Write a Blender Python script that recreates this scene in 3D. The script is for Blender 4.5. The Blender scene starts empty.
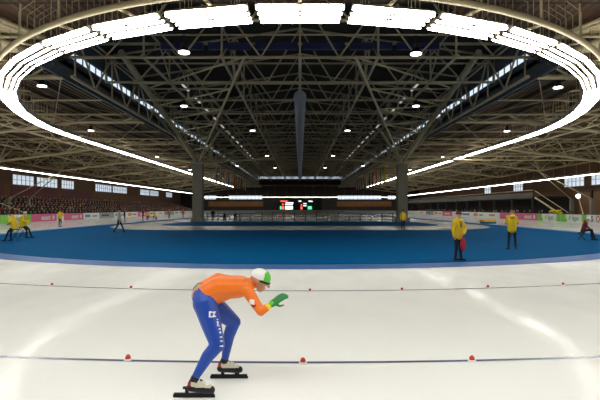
import bpy, math, random
import numpy as np
from mathutils import Vector, Matrix
random.seed(7)
S = bpy.context.scene
C = S.collection
R = math.radians
H = 1.9            # camera height
F = 480.0          # focal length in pixels of a 600 px wide frame
CY, CY2 = 37.5, 147.5   # centres of the two curves of the oval

# ------------------------------------------------------------------ materials
MATS = {}
def mat(name, col, rough=0.6, metal=0.0, noise=0.0, nscale=6.0, emit=None, estr=0.0, spec=0.5, bump=0.0, ior=1.45):
    if name in MATS: return MATS[name]
    m = bpy.data.materials.new(name); m.use_nodes = True
    nt = m.node_tree; b = nt.nodes['Principled BSDF']
    b.inputs['Base Color'].default_value = (*col, 1)
    b.inputs['Roughness'].default_value = rough
    b.inputs['Metallic'].default_value = metal
    b.inputs['Specular IOR Level'].default_value = spec
    b.inputs['IOR'].default_value = ior
    if noise or bump:
        tc = nt.nodes.new('ShaderNodeTexCoord'); nz = nt.nodes.new('ShaderNodeTexNoise')
        nz.inputs['Scale'].default_value = nscale; nz.inputs['Detail'].default_value = 4
        nt.links.new(tc.outputs['Object'], nz.inputs['Vector'])
        if noise:
            mr = nt.nodes.new('ShaderNodeMapRange')
            mr.inputs['To Min'].default_value = 1 - noise; mr.inputs['To Max'].default_value = 1 + noise
            mx = nt.nodes.new('ShaderNodeMix'); mx.data_type = 'RGBA'; mx.blend_type = 'MULTIPLY'
            mx.inputs['Factor'].default_value = 1
            nt.links.new(nz.outputs['Fac'], mr.inputs['Value'])
            mx.inputs['A'].default_value = (*col, 1)
            nt.links.new(mr.outputs['Result'], mx.inputs['B'])
            nt.links.new(mx.outputs['Result'], b.inputs['Base Color'])
        if bump:
            bp = nt.nodes.new('ShaderNodeBump'); bp.inputs['Strength'].default_value = bump
            nt.links.new(nz.outputs['Fac'], bp.inputs['Height']); nt.links.new(bp.outputs['Normal'], b.inputs['Normal'])
    if emit:
        b.inputs['Emission Color'].default_value = (*emit, 1); b.inputs['Emission Strength'].default_value = estr
    MATS[name] = m
    return m

def srgb(r, g, b):
    f = lambda c: (c/255/12.92) if c/255 <= .04045 else ((c/255+.055)/1.055)**2.4
    return (f(r), f(g), f(b))

def ice_material():
    m = mat('ice', (.86, .87, .82), .2)
    nt = m.node_tree; b = nt.nodes['Principled BSDF']
    b.inputs['IOR'].default_value = 1.05
    tc = nt.nodes.new('ShaderNodeTexCoord')
    def noise(scale, sc=(1, 1, 1), detail=4):
        mp = nt.nodes.new('ShaderNodeMapping'); mp.inputs['Scale'].default_value = sc
        n = nt.nodes.new('ShaderNodeTexNoise'); n.inputs['Scale'].default_value = scale; n.inputs['Detail'].default_value = detail
        nt.links.new(tc.outputs['Object'], mp.inputs['Vector']); nt.links.new(mp.outputs['Vector'], n.inputs['Vector'])
        return n
    n1 = noise(.55, (.35, 1.2, 1)); n2 = noise(1.1); n3 = noise(60, (.2, 1, 1), 2)
    mr = nt.nodes.new('ShaderNodeMapRange'); mr.inputs['From Min'].default_value = .3; mr.inputs['From Max'].default_value = .7
    mr.inputs['To Min'].default_value = .035; mr.inputs['To Max'].default_value = .13
    nt.links.new(n2.outputs['Fac'], mr.inputs['Value']); nt.links.new(mr.outputs['Result'], b.inputs['Roughness'])
    n4 = noise(.9, (1.6, .7, 1), 5); ms = nt.nodes.new('ShaderNodeMapRange'); ms.inputs['From Min'].default_value = .42; ms.inputs['From Max'].default_value = .68
    ms.inputs['To Min'].default_value = .08; ms.inputs['To Max'].default_value = .27
    nt.links.new(n4.outputs['Fac'], ms.inputs['Value']); nt.links.new(ms.outputs['Result'], b.inputs['Specular IOR Level'])
    mx = nt.nodes.new('ShaderNodeMix'); mx.data_type = 'RGBA'
    mx.inputs['A'].default_value = (.90, .91, .865, 1); mx.inputs['B'].default_value = (.945, .955, .91, 1)
    nt.links.new(n1.outputs['Fac'], mx.inputs['Factor']); nt.links.new(mx.outputs['Result'], b.inputs['Base Color'])
    bp = nt.nodes.new('ShaderNodeBump'); bp.inputs['Strength'].default_value = .02; bp.inputs['Distance'].default_value = .01
    nt.links.new(n3.outputs['Fac'], bp.inputs['Height']); nt.links.new(bp.outputs['Normal'], b.inputs['Normal'])
    return m

def deck_material():
    m = mat('deck', (.1, .06, .035), .75)
    nt = m.node_tree; b = nt.nodes['Principled BSDF']
    tc = nt.nodes.new('ShaderNodeTexCoord')
    w = nt.nodes.new('ShaderNodeTexWave'); w.bands_direction = 'X'; w.inputs['Scale'].default_value = .8; w.inputs['Distortion'].default_value = 0
    n = nt.nodes.new('ShaderNodeTexNoise'); n.inputs['Scale'].default_value = .6
    nt.links.new(tc.outputs['Object'], w.inputs['Vector']); nt.links.new(tc.outputs['Object'], n.inputs['Vector'])
    mx = nt.nodes.new('ShaderNodeMix'); mx.data_type = 'RGBA'
    mx.inputs['A'].default_value = (*srgb(72, 49, 31), 1); mx.inputs['B'].default_value = (*srgb(94, 66, 42), 1)
    nt.links.new(n.outputs['Fac'], mx.inputs['Factor']); nt.links.new(mx.outputs['Result'], b.inputs['Base Color'])
    bp = nt.nodes.new('ShaderNodeBump'); bp.inputs['Strength'].default_value = .8; bp.inputs['Distance'].default_value = .15
    nt.links.new(w.outputs['Fac'], bp.inputs['Height']); nt.links.new(bp.outputs['Normal'], b.inputs['Normal'])
    return m

def graded_sleeve():
    """skin-suit sleeve that runs from orange over yellow to green towards the glove"""
    return None

ICE = ice_material(); DECK = deck_material()
BLUE = mat('blue_mat', srgb(0, 80, 130), .8, noise=.1, nscale=2.0, spec=.03)
BLUEICE = mat('blue_ice', srgb(72, 112, 172), .3, ior=1.1, noise=.08, nscale=3)
LINE = mat('line_paint', srgb(92, 102, 132), .25)
WHITEPAINT = mat('white_paint', (.88, .88, .88), .3)
STEEL = mat('painted_steel', srgb(182, 168, 132), .5, noise=.1, nscale=1.5)
DSTEEL = mat('dull_steel', srgb(166, 153, 124), .55, noise=.1, nscale=1.5)
CONC = mat('concrete', srgb(124, 120, 108), .8, noise=.12, nscale=2)
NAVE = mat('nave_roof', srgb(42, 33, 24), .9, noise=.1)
PANEL = mat('blue_grey_panel', srgb(80, 86, 94), .6, noise=.06)
BROWNWALL = mat('brown_wall', srgb(98, 68, 45), .8, noise=.15, nscale=.8)
DARKWALL = mat('dark_wall', srgb(42, 38, 34), .85, noise=.15, nscale=.8)
REDBAND = mat('dark_red_panel', srgb(92, 42, 48), .7, noise=.1)
DUCT = mat('duct_metal', srgb(150, 160, 184), .45, metal=.2, noise=.05)
HOUSING = mat('lamp_housing', srgb(120, 112, 96), .5)
LAMP = mat('lamp_tube', (.9, .9, .9), .4, emit=(1, .985, .92), estr=16)
LAMP_O = mat('outer_lamp_tube', (.9, .9, .9), .4, emit=(1, .985, .92), estr=9)
BAY = mat('bay_lamp_glass', (.9, .9, .9), .4, emit=(1, .97, .9), estr=6)
DAY = mat('daylit_glass', (.5, .55, .6), .2, emit=(.74, .86, 1), estr=.38)
DAYB = mat('daylit_clerestory_glass', (.5, .55, .6), .2, emit=(.74, .88, 1), estr=.6)
FRAME = mat('window_frame', srgb(92, 90, 84), .6)
BLACK = mat('black_plastic', srgb(22, 22, 24), .5)
CHROME = mat('skate_steel', srgb(30, 30, 32), .3, metal=.6)
DARKBLUE = mat('night_blue_glass', srgb(46, 50, 86), .3, noise=.2)

# ------------------------------------------------------------------ mesh builder
class MB:
    def __init__(s): s.v = []; s.f = []; s.m = []; s.sm = []
    def add(s, vs, fs, mi=0, smooth=False):
        o = len(s.v); s.v += [tuple(p) for p in vs]
        for f in fs: s.f.append(tuple(i+o for i in f)); s.m.append(mi); s.sm.append(smooth)
    def box(s, c, d, mi=0, rz=0.0, rot=None):
        M = rot if rot is not None else Matrix.Rotation(rz, 3, 'Z')
        vs = []
        for z in (-1, 1):
            for y in (-1, 1):
                for x in (-1, 1):
                    vs.append(Vector(c) + M @ Vector((x*d[0]/2, y*d[1]/2, z*d[2]/2)))
        s.add(vs, [(0,2,3,1),(4,5,7,6),(0,1,5,4),(2,6,7,3),(0,4,6,2),(1,3,7,5)], mi)
        return s
    def tube(s, a, b, r, n=6, r2=None, mi=0, caps=True, smooth=True):
        a = Vector(a); b = Vector(b); d = (b-a)
        if d.length < 1e-6: return s
        d.normalize(); u = d.orthogonal().normalized(); w = d.cross(u); r2 = r if r2 is None else r2
        vs = []
        for p, q in ((a, r), (b, r2)):
            for k in range(n):
                t = 2*math.pi*k/n; vs.append(p + (u*math.cos(t)+w*math.sin(t))*q)
        fs = [(k, (k+1) % n, n+(k+1) % n, n+k) for k in range(n)]
        s.add(vs, fs, mi, smooth)
        if caps: s.add(vs, [tuple(reversed(range(n))), tuple(range(n, 2*n))], mi)
        return s
    def path(s, pts, r, n=6, mi=0, closed=False):
        pts = [Vector(p) for p in pts]; L = len(pts); vs = []
        for i, p in enumerate(pts):
            a = pts[(i-1) % L] if (closed or i > 0) else p
            b = pts[(i+1) % L] if (closed or i < L-1) else p
            d = (b-a).normalized(); side = d.cross(Vector((0, 0, 1)))
            side = side.normalized() if side.length > 1e-4 else Vector((1, 0, 0)); up = side.cross(d)
            for k in range(n):
                t = 2*math.pi*k/n; vs.append(p + (side*math.cos(t)+up*math.sin(t))*r)
        fs = []
        for i in range(L if closed else L-1):
            j = (i+1) % L
            for k in range(n): fs.append((i*n+k, i*n+(k+1) % n, j*n+(k+1) % n, j*n+k))
        s.add(vs, fs, mi, True); return s
    def ell(s, c, r, n=12, m=8, mi=0, rot=None, zmin=-1.0, zmax=1.0):
        c = Vector(c); vs = []
        t0 = math.acos(max(-1, min(1, zmax))); t1 = math.acos(max(-1, min(1, zmin)))
        for i in range(m+1):
            t = t0 + (t1-t0)*i/m
            for k in range(n):
                a = 2*math.pi*k/n
                p = Vector((r[0]*math.sin(t)*math.cos(a), r[1]*math.sin(t)*math.sin(a), r[2]*math.cos(t)))
                if rot is not None: p = rot @ p
                vs.append(c+p)
        fs = [(i*n+k, (i+1)*n+k, (i+1)*n+(k+1) % n, i*n+(k+1) % n) for i in range(m) for k in range(n)]
        if zmin > -1: fs.append(tuple(m*n+k for k in range(n)))
        if zmax < 1: fs.append(tuple(reversed(range(n))))
        s.add(vs, fs, mi, True); return s
    def cap(s, a, b, r1, r2, n=10):
        """tapered capsule"""
        a = Vector(a); b = Vector(b); d = b-a; L = d.length
        d = d.normalized() if L > 1e-6 else Vector((0, 0, 1)); u = d.orthogonal().normalized(); w = d.cross(u)
        prof = [(-r1*math.cos(t), r1*math.sin(t)) for t in [math.pi/2*i/3 for i in range(0, 4)]]
        prof += [(L+r2*math.sin(t), r2*math.cos(t)) for t in [math.pi/2*i/3 for i in range(0, 4)]]
        vs = []
        for h, q in prof:
            q = max(q, 1e-4)
            for k in range(n):
                t = 2*math.pi*k/n; vs.append(a + d*h + (u*math.cos(t)+w*math.sin(t))*q)
        m = len(prof)
        fs = [(i*n+k, i*n+(k+1) % n, (i+1)*n+(k+1) % n, (i+1)*n+k) for i in range(m-1) for k in range(n)]
        fs += [tuple(reversed(range(n))), tuple(range((m-1)*n, m*n))]
        s.add(vs, fs, 0, True); return s
    def prism(s, poly, z0, z1, mi=0):
        n = len(poly); vs = [(x, y, z0) for x, y in poly]+[(x, y, z1) for x, y in poly]
        fs = [tuple(range(n, 2*n)), tuple(reversed(range(n)))] + [(k, (k+1) % n, n+(k+1) % n, n+k) for k in range(n)]
        s.add(vs, fs, mi); return s
    def strip(s, A, B, z0, z1, mi=0):
        """closed flat band between two outlines of the same count (A outside, B inside)"""
        n = len(A); vs = [(x, y, z1) for x, y in A]+[(x, y, z1) for x, y in B]
        fs = [(k, (k+1) % n, n+(k+1) % n, n+k) for k in range(n)]
        s.add(vs, fs, mi); return s
    def mesh(s, name, mats):
        me = bpy.data.meshes.new(name); me.from_pydata(s.v, [], s.f); me.validate(clean_customdata=False)
        for m in (mats if isinstance(mats, (list, tuple)) else [mats]): me.materials.append(m)
        if len(me.polygons) == len(s.m):
            me.polygons.foreach_set('material_index', s.m); me.polygons.foreach_set('use_smooth', s.sm)
        me.update(); return me

def link(name, me, parent=None, loc=(0, 0, 0), rz=0):
    o = bpy.data.objects.new(name, me); C.objects.link(o); o.location = loc; o.rotation_euler = (0, 0, rz)
    if parent: o.parent = parent
    return o
def obj(name, mb, mats, parent=None, loc=(0, 0, 0), rz=0): return link(name, mb.mesh(name, mats), parent, loc, rz)
def tag(o, label, cat, group=None):
    o['label'] = label; o['category'] = cat
    if group: o['group'] = group
    return o
def thing(name, label, cat, loc=(0, 0, 0), rz=0, group=None):
    o = bpy.data.objects.new(name, None); C.objects.link(o); o.empty_display_size = .2
    o.location = loc; o.rotation_euler = (0, 0, rz); return tag(o, label, cat, group)
def struct(name, mb, mats, parent=None, loc=(0, 0, 0), rz=0):
    o = obj(name, mb, mats, parent, loc, rz); o['kind'] = 'structure'; return o
def dup(root, loc, rz=0, label=None, group=None):
    r = root.copy(); C.objects.link(r); r.location = loc; r.rotation_euler = (0, 0, rz)
    if label: r['label'] = label
    if group: r['group'] = group
    for ch in list(root.children):
        c = ch.copy(); C.objects.link(c); c.parent = r
        for g in ch.children:
            d = g.copy(); C.objects.link(d); d.parent = c
    return r
def at(x, y, Y): return Vector(((x-300)/F*Y, Y, H-(y-208)/F*Y))
def gp(x, y):            # ground point seen at this pixel
    Y = F*H/(y-208); return Vector(((x-300)/F*Y, Y, 0))
ORD = ['nearest', 'second', 'third', 'fourth', 'fifth', 'sixth', 'seventh', 'eighth', 'ninth', 'tenth', 'eleventh', 'twelfth', 'thirteenth',
       'fourteenth', 'fifteenth', 'sixteenth', 'seventeenth', 'eighteenth', 'nineteenth', 'twentieth', 'twenty-first', 'twenty-second', 'twenty-third', 'twenty-fourth', 'twenty-fifth', 'twenty-sixth']

def stadium(r, n=64, c1=CY, c2=CY2):
    P = []
    for k in range(n+1):
        t = math.pi + math.pi*k/n; P.append((r*math.cos(t), c1+r*math.sin(t)))
    for k in range(n+1):
        t = math.pi*k/n; P.append((r*math.cos(t), c2+r*math.sin(t)))
    return P

# ------------------------------------------------------------------ the setting: floor
XW, YB, YF = 47.0, -9.0, 189.0
ZD = H+8.5                                   # underside of the side roof deck
struct('floor', MB().box((0, (YB+YF)/2, -.15), (2*XW+.4, YF-YB+.4, .3)), ICE)
struct('lane_line', MB().strip(stadium(31.64, 96), stadium(31.57, 96), 0, .004), LINE)
struct('lane_line', MB().strip(stadium(26.55, 96), stadium(26.48, 96), 0, .004), LINE)
struct('trim_1', MB().strip(stadium(22.78, 96), stadium(22.66, 96), 0, .004), WHITEPAINT)
struct('trim_2', MB().strip(stadium(22.66, 96), stadium(21.4, 96), 0, .006), BLUEICE)
struct('infield_mat', MB().prism(stadium(21.4, 72), 0, .02), BLUE)
def rounded(hw, y0, y1, rx, ry, n=14):
    P = []
    for (cx, cy, a0) in ((-hw+rx, y0+ry, 180), (hw-rx, y0+ry, 270), (hw-rx, y1-ry, 0), (-hw+rx, y1-ry, 90)):
        for k in range(n+1):
            t = R(a0+90*k/n); P.append((cx+rx*math.cos(t), cy+ry*math.sin(t)))
    return P
struct('inner_ice_floor', MB().prism(rounded(20, 41, 144, 9, 13), .0, .026), mat('grey_ice', srgb(164, 168, 158), .2, ior=1.31, noise=.08, nscale=.4))
struct('island_mat', MB().prism(rounded(15.6, 50, 66.5, 4, 5), .0, .04), BLUE)

# walls
def wall_with(name, axis, pos, a0, a1, z0, z1, t, m):
    mb = MB()
    if axis == 'x': mb.box((pos, (a0+a1)/2, (z0+z1)/2), (t, a1-a0, z1-z0))
    else: mb.box(((a0+a1)/2, pos, (z0+z1)/2), (a1-a0, t, z1-z0))
    return struct(name, mb, m)
wall_with('wall_left', 'x', -XW-.15, YB, YF, 0, ZD, .3, BROWNWALL)
wall_with('wall_right', 'x', XW+.15, YB, YF, 0, ZD, .3, BROWNWALL)
wall_with('wall_near', 'y', YB-.15, -XW, XW, 0, ZD, .3, DARKWALL)
wall_with('wall_far', 'y', YF+.15, -XW, XW, 0, ZD, .3, DARKWALL)
# roof deck with the opening of the raised middle roof
NX, NY0, NY1 = 14.0, 20.0, 160.0
cl = MB()
for (x0, x1, y0, y1) in ((-XW, -NX, YB, YF), (NX, XW, YB, YF), (-NX, NX, YB, NY0), (-NX, NX, NY1, YF)):
    cl.box(((x0+x1)/2, (y0+y1)/2, ZD+.15), (x1-x0, y1-y0, .3))
for sx in (-1, 1):
    P = [(sx*NX, NY0), (sx*6, NY0), (sx*NX, 28.0)]
    cl.prism(P if sx < 0 else P[::-1], ZD, ZD+.3)
struct('ceiling', cl, DECK)
ZE, ZR = H+11.2, H+13.2
# raised middle roof: gable slabs
g = MB()
g.add([(-NX-.3, NY0-.3, ZE), (0, NY0-.3, ZR), (0, NY1+.3, ZR), (-NX-.3, NY1+.3, ZE), (-NX-.3, NY0-.3, ZE+.3), (0, NY0-.3, ZR+.3), (0, NY1+.3, ZR+.3), (-NX-.3, NY1+.3, ZE+.3)],
      [(0,1,2,3),(4,7,6,5),(0,4,5,1),(3,2,6,7),(0,3,7,4)])
g.add([(NX+.3, NY0-.3, ZE), (0, NY0-.3, ZR), (0, NY1+.3, ZR), (NX+.3, NY1+.3, ZE), (NX+.3, NY0-.3, ZE+.3), (0, NY0-.3, ZR+.3), (0, NY1+.3, ZR+.3), (NX+.3, NY1+.3, ZE+.3)],
      [(3,2,1,0),(5,6,7,4),(1,5,4,0),(7,6,2,3),(4,7,3,0)])
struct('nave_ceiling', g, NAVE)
# walls of the raised roof: panel, strip of glass, panel
ZP0, ZG0, ZG1 = H+7.7, H+9.1, H+9.75
for sx, nm in ((-1, 'left'), (1, 'right')):
    mb = MB(); mb.box((sx*(NX+.1), (NY0+NY1)/2, (ZP0+ZG0)/2), (.2, NY1-NY0, ZG0-ZP0))
    mb.box((sx*(NX+.1), (NY0+NY1)/2, (ZG1+ZE)/2), (.2, NY1-NY0, ZE-ZG1+.1)); mb.box((sx*(NX+.1), (NY0+28)/2, (ZG0+ZG1)/2), (.2, 28-NY0, ZG1-ZG0))
    struct('clerestory_wall_'+nm, mb, PANEL)
mb = MB(); mb.box((0, NY0-.1, (ZD+ZR)/2), (2*NX, .2, ZR-ZD))
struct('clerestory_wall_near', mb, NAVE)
mb = MB(); mb.box((0, NY1+.1, (ZP0+H+9.6)/2), (2*NX, .2, H+9.6-ZP0)); mb.box((0, NY1+.1, (H+10.5+ZR)/2), (2*NX, .2, ZR-H-10.5))
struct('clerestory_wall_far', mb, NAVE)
wn = [0]
def window(cx, cy, z0, z1, L, axis, glass, nm, parent=None, thick=.08, bars=True):
    """frame + mullions with one pane sheet; axis = direction the window runs"""
    wn[0] += 1
    f = MB(); h = z1-z0; zc = (z0+z1)/2
    dims = (lambda a, b, c: (b, a, c)) if axis == 'y' else (lambda a, b, c: (a, b, c))
    off = (lambda t: (cx, cy+t)) if axis == 'y' else (lambda t: (cx+t, cy))
    for zz in (z0+.05, z1-.05): f.box((cx, cy, zz), dims(L, thick*1.6, .1))
    k = max(1, round(L/nm))
    for i in range(k+1):
        x, y = off(-L/2+L*i/k); f.box((x, y, zc), dims(.12 if i in (0, k) else .1, thick*1.6, h))
    if bars: f.box((cx, cy, zc), dims(L, thick*1.4, .06))
    o = struct('window_%d' % wn[0], f, FRAME)
    p = obj('pane', MB().box((cx, cy, zc), dims(L-.02, thick*.4, h-.02)), glass, o)
    return o
for sx in (-1, 1):
    n = 11
    L = (NY1-28)/n
    for k in range(n):
        window(sx*(NX+.1), 28+L*(k+.5), ZG0, ZG1, L-.25, 'y', DAYB, 1.0, bars=False)
window(0, NY1+.1, H+9.6, H+10.5, 2*NX-1, 'x', DAYB, 1.4, bars=False)
# left wall windows, right wall windows, far wall windows
for (ya, yb) in ((78.3, 84.6), (85.5, 92.8), (94.4, 99.6), (110, 119.4), (120.2, 130), (141, 149.5), (150.3, 159), (168, 176)):
    window(-XW+.06, (ya+yb)/2, 5.7, 7.5, yb-ya, 'y', DAY, 1.15)
for (ya, yb) in ((66, 70.5), (71.3, 77.3), (79.2, 85.2), (101, 105.5), (118, 122)):
    window(XW-.06, (ya+yb)/2, 5.5, 7.4, yb-ya, 'y', DAY, 1.2)
for (xa, xb) in ((-37.5, -33), (-28, -14.8), (14.8, 32), (34.5, 37.5)):
    window((xa+xb)/2, YF-.06, 5.2, 6.9, xb-xa, 'x', DAY, 1.5, bars=False)
# darker red panel band under the left windows
for k, (ya, yb) in enumerate(((64, 76), (78, 93), (95, 108))):
    struct('trim_%d' % (3+k), MB().box((-XW+.05, (ya+yb)/2, 4.5), (.1, yb-ya, 1.9)), REDBAND)

for k, (xa, xb) in enumerate(((-36, -14.5), (14.5, 36))):
    struct('trim_%d' % (6+k), MB().box(((xa+xb)/2, YF-.05, 3.5), (xb-xa, .1, 2.0)), mat('far_banner', srgb(126, 84, 44), .8, noise=.35, nscale=.7))
# ------------------------------------------------------------------ roof trusses
def side_truss(label, loc, rz, first=[None]):
    if first[0] is not None:
        return dup(first[0], loc, rz, label)
    t = thing('roof_truss', label, 'roof truss', loc, rz, None)
    zt = -.32; D = 32.6
    zb = lambda d: (7.9-8.5) if d < 6 else ((7.9-8.5) - 2.25*(d-6)/16 if d < 22.2 else (5.65-8.5)+1.9*(d-22.2)/10.4)
    zb2 = lambda d: min(zb(d), -.75)
    obj('bottom_chord', MB().path([(0, 0, zb2(0)), (6, 0, zb2(6)), (22.2, 0, zb2(22.2)), (D, 0, zb2(D))], .16, 8), STEEL, t)
    for s in (-1, 1): obj('top_chord', MB().tube((0, s*1.3, zt), (D, s*1.3, zt), .1, 6), STEEL, t)
    n = 8; st = D/n
    for k in range(n):
        for s in (-1, 1):
            a = (st*(k+.0), s*1.3, zt); b = (st*(k+.5), 0, zb2(st*(k+.5))); c = (st*(k+1), s*1.3, zt)
            obj('diagonal', MB().tube(a, b, .075, 5), STEEL, t); obj('diagonal', MB().tube(b, c, .075, 5), STEEL, t)
        obj('strut', MB().tube((st*(k+.5), -1.3, zt), (st*(k+.5), 1.3, zt), .05, 5), STEEL, t)
    first[0] = t
    return t
k = 0
yy = 28.4
ys = []
while yy < 180: ys.append(yy); yy += 14.8
for s, nm in ((-1, 'left'), (1, 'right')):
    for i, y in enumerate(ys):
        side_truss('%s triangular lattice truss crossing the %s side roof' % (ORD[i], nm), (s*NX, y, ZD), R(180) if s < 0 else 0)
for s, nm in ((-1, 'left'), (1, 'right')):
    for i, a in enumerate((8, 24, 40, 56, 72)):
        side_truss('fanned lattice truss over the %s end of the near curve, %s from the side' % (nm, ['first', 'second', 'third', 'fourth', 'fifth'][i]), (s*(NX-.5), NY0+3.5, ZD), R(-a) if s > 0 else R(180+a))

# long lattice girders along the side roofs
def girder(label, loc, first=[None]):
    if first[0] is not None: return dup(first[0], loc, 0, label)
    t = thing('roof_girder', label, 'roof girder', loc)
    L = 162; n = 44; st = L/n; d = 1.5
    obj('top_chord', MB().tube((0, 0, -.2), (0, L, -.2), .08, 6), STEEL, t)
    obj('bottom_chord', MB().tube((0, 0, -d), (0, L, -d), .09, 6), STEEL, t)
    for k in range(n):
        obj('diagonal', MB().tube((0, st*k, -.2 if k % 2 else -d), (0, st*(k+1), -d if k % 2 else -.2), .055, 5), STEEL, t)
    first[0] = t
    return t
for s, nm in ((-1, 'left'), (1, 'right')):
    for x, w in ((25.0, 'middle'), (33.0, 'outer')):
        girder('long lattice girder along the %s of the %s side roof' % (w, nm), (s*x, 20, ZD))
# purlins under the deck
pm = None
for s, nm in ((-1, 'left'), (1, 'right')):
    for i, x in enumerate((15.5, 17.3, 19.2, 21.1, 23, 27, 29, 31, 35, 37, 39.5, 42, 44.5)):
        if pm is None: pm = MB().box((0, 82, -.12), (.12, 176, .24)).mesh('roof_purlin', mat('brown_steel', srgb(104, 84, 60), .6))
        o = link('roof_purlin', pm, None, (s*x, 0, ZD))
        tag(o, 'thin steel purlin under the brown deck of the %s side roof' % nm, 'purlin', 'purlins of the %s side roof' % nm)
# flat cross bracing in every bay
bm_ = None
def bracing(loc, rz, label, group, first=[None]):
    if first[0] is not None: return dup(first[0], loc, rz, label, group)
    t = thing('roof_bracing', label, 'bracing', loc, rz, group)
    for k in range(4):
        a = 8*k+.3; b = 8*k+7.9
        obj('brace', MB().tube((a, .4, -.5), (b, 14.4, -.5), .04, 5), DSTEEL, t)
        obj('brace', MB().tube((b, .4, -.56), (a, 14.4, -.56), .04, 5), DSTEEL, t)
    obj('cross_bar', MB().tube((0, 7.4, -.45), (32.4, 7.4, -.45), .08, 5), STEEL, t)
    first[0] = t; return t
for i, y in enumerate(ys[:-1]):
    bracing((NX, y, ZD), 0, 'crossed steel bracing under the right side roof', 'bracing of the right side roof')
for i, y in enumerate(ys[:-1]):
    bracing((-NX, y+14.8, ZD), R(180), 'crossed steel bracing under the left side roof', 'bracing of the left side roof')
# props from the truss ends down to the side stands
def side_prop(loc, rz, label, group, first=[None]):
    if first[0] is not None: return dup(first[0], loc, rz, label, group)
    t = thing('roof_prop', label, 'roof prop', loc, rz, group)
    obj('strut', MB().tube((0, 0, 7.45), (6.5, 2.6, 3.2), .075, 6), STEEL, t)
    obj('strut', MB().tube((0, 0, 7.45), (6.5, -2.6, 3.2), .075, 6), STEEL, t)
    obj('foot', MB().box((6.5, 2.6, 1.65), (.5, .5, 3.3)), CONC, t)
    obj('foot', MB().box((6.5, -2.6, 1.65), (.5, .5, 3.3)), CONC, t)
    first[0] = t; return t
for i, y in enumerate(ys[2:4]):
    side_prop((-36.2, y, 0), R(180), '%s V-shaped steel prop rising from the left stand' % ORD[i], None)
for i, y in enumerate(ys[2:4]):
    side_prop((36.2, y, 0), 0, '%s V-shaped steel prop rising from the right stand' % ORD[i], None)

# trusses across the raised middle roof
def nave_truss(label, y, first=[None]):
    if first[0] is not None: return dup(first[0], (0, y, 0), 0, label)
    t = thing('middle_roof_truss', label, 'roof truss', (0, y, 0))
    zb = H+9.0; zt = lambda x: ZR-.35-(ZR-ZE)*abs(x)/NX
    xs = [-14, -9.33, -4.67, 0, 4.67, 9.33, 14]
    obj('bottom_chord', MB().tube((-13.9, 0, zb), (13.9, 0, zb), .09, 6), DSTEEL, t)
    obj('top_chord', MB().path([(-13.9, 0, zt(14)), (0, 0, zt(0)), (13.9, 0, zt(14))], .08, 6), DSTEEL, t)
    obj('middle_chord', MB().tube((-13.9, 0, zb+1.35), (13.9, 0, zb+1.35), .06, 6), DSTEEL, t)
    for x in xs: obj('post', MB().tube((max(-13.9, min(13.9, x)), 0, zb), (max(-13.9, min(13.9, x)), 0, zt(x)), .07, 5), DSTEEL, t)
    for a, b in zip(xs[:-1], xs[1:]):
        m = (a+b)/2
        obj('diagonal', MB().tube((m, 0, zb), (max(a, -13.9), 0, zt(a)), .06, 5), DSTEEL, t)
        obj('diagonal', MB().tube((m, 0, zb), (min(b, 13.9), 0, zt(b)), .06, 5), DSTEEL, t)
    first[0] = t; return t
for i in range(24):
    nave_truss('%s light lattice truss crossing the raised middle roof' % ORD[i], 23.0+5.68*i)
bb = thing('panel_beam', 'dark blue panelled beam crossing the middle roof just behind the light ring', 'beam', (0, 30.6, H+10.3))
for k in range(6): obj('panel', MB().box((-7.5+3*k, 0, 0), (2.7, .3, .42)), DARKBLUE, bb)
obj('carrier', MB().box((0, .25, .25), (27.6, .14, .14)), DSTEEL, bb)
gm = None
for x, w in ((-9.33, 'left outer'), (-4.67, 'left inner'), (4.67, 'right inner'), (9.33, 'right outer'), (0, 'central')):
    t = thing('roof_girder', '%s long lattice girder along the raised middle roof' % w, 'roof girder', (x, 28.0, H+9.0))
    if gm is None:
        gm = [('bottom_chord', MB().tube((0, .3, 0), (0, 131.5, 0), .1, 6).mesh('bottom_chord', DSTEEL)), ('top_chord', MB().tube((0, .3, 1.9), (0, 131.5, 1.9), .07, 6).mesh('top_chord', DSTEEL))]
        for k in range(21):
            y0 = .7+6.25*k
            gm.append(('diagonal', MB().tube((0, y0, 0), (0, y0+3.1, 1.9), .05, 5).mesh('diagonal', DSTEEL)))
            gm.append(('diagonal', MB().tube((0, y0+3.1, 1.9), (0, min(y0+6.25, 131), 0), .05, 5).mesh('diagonal', DSTEEL)))
    for nm, me in gm: link(nm, me, t)

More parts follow.
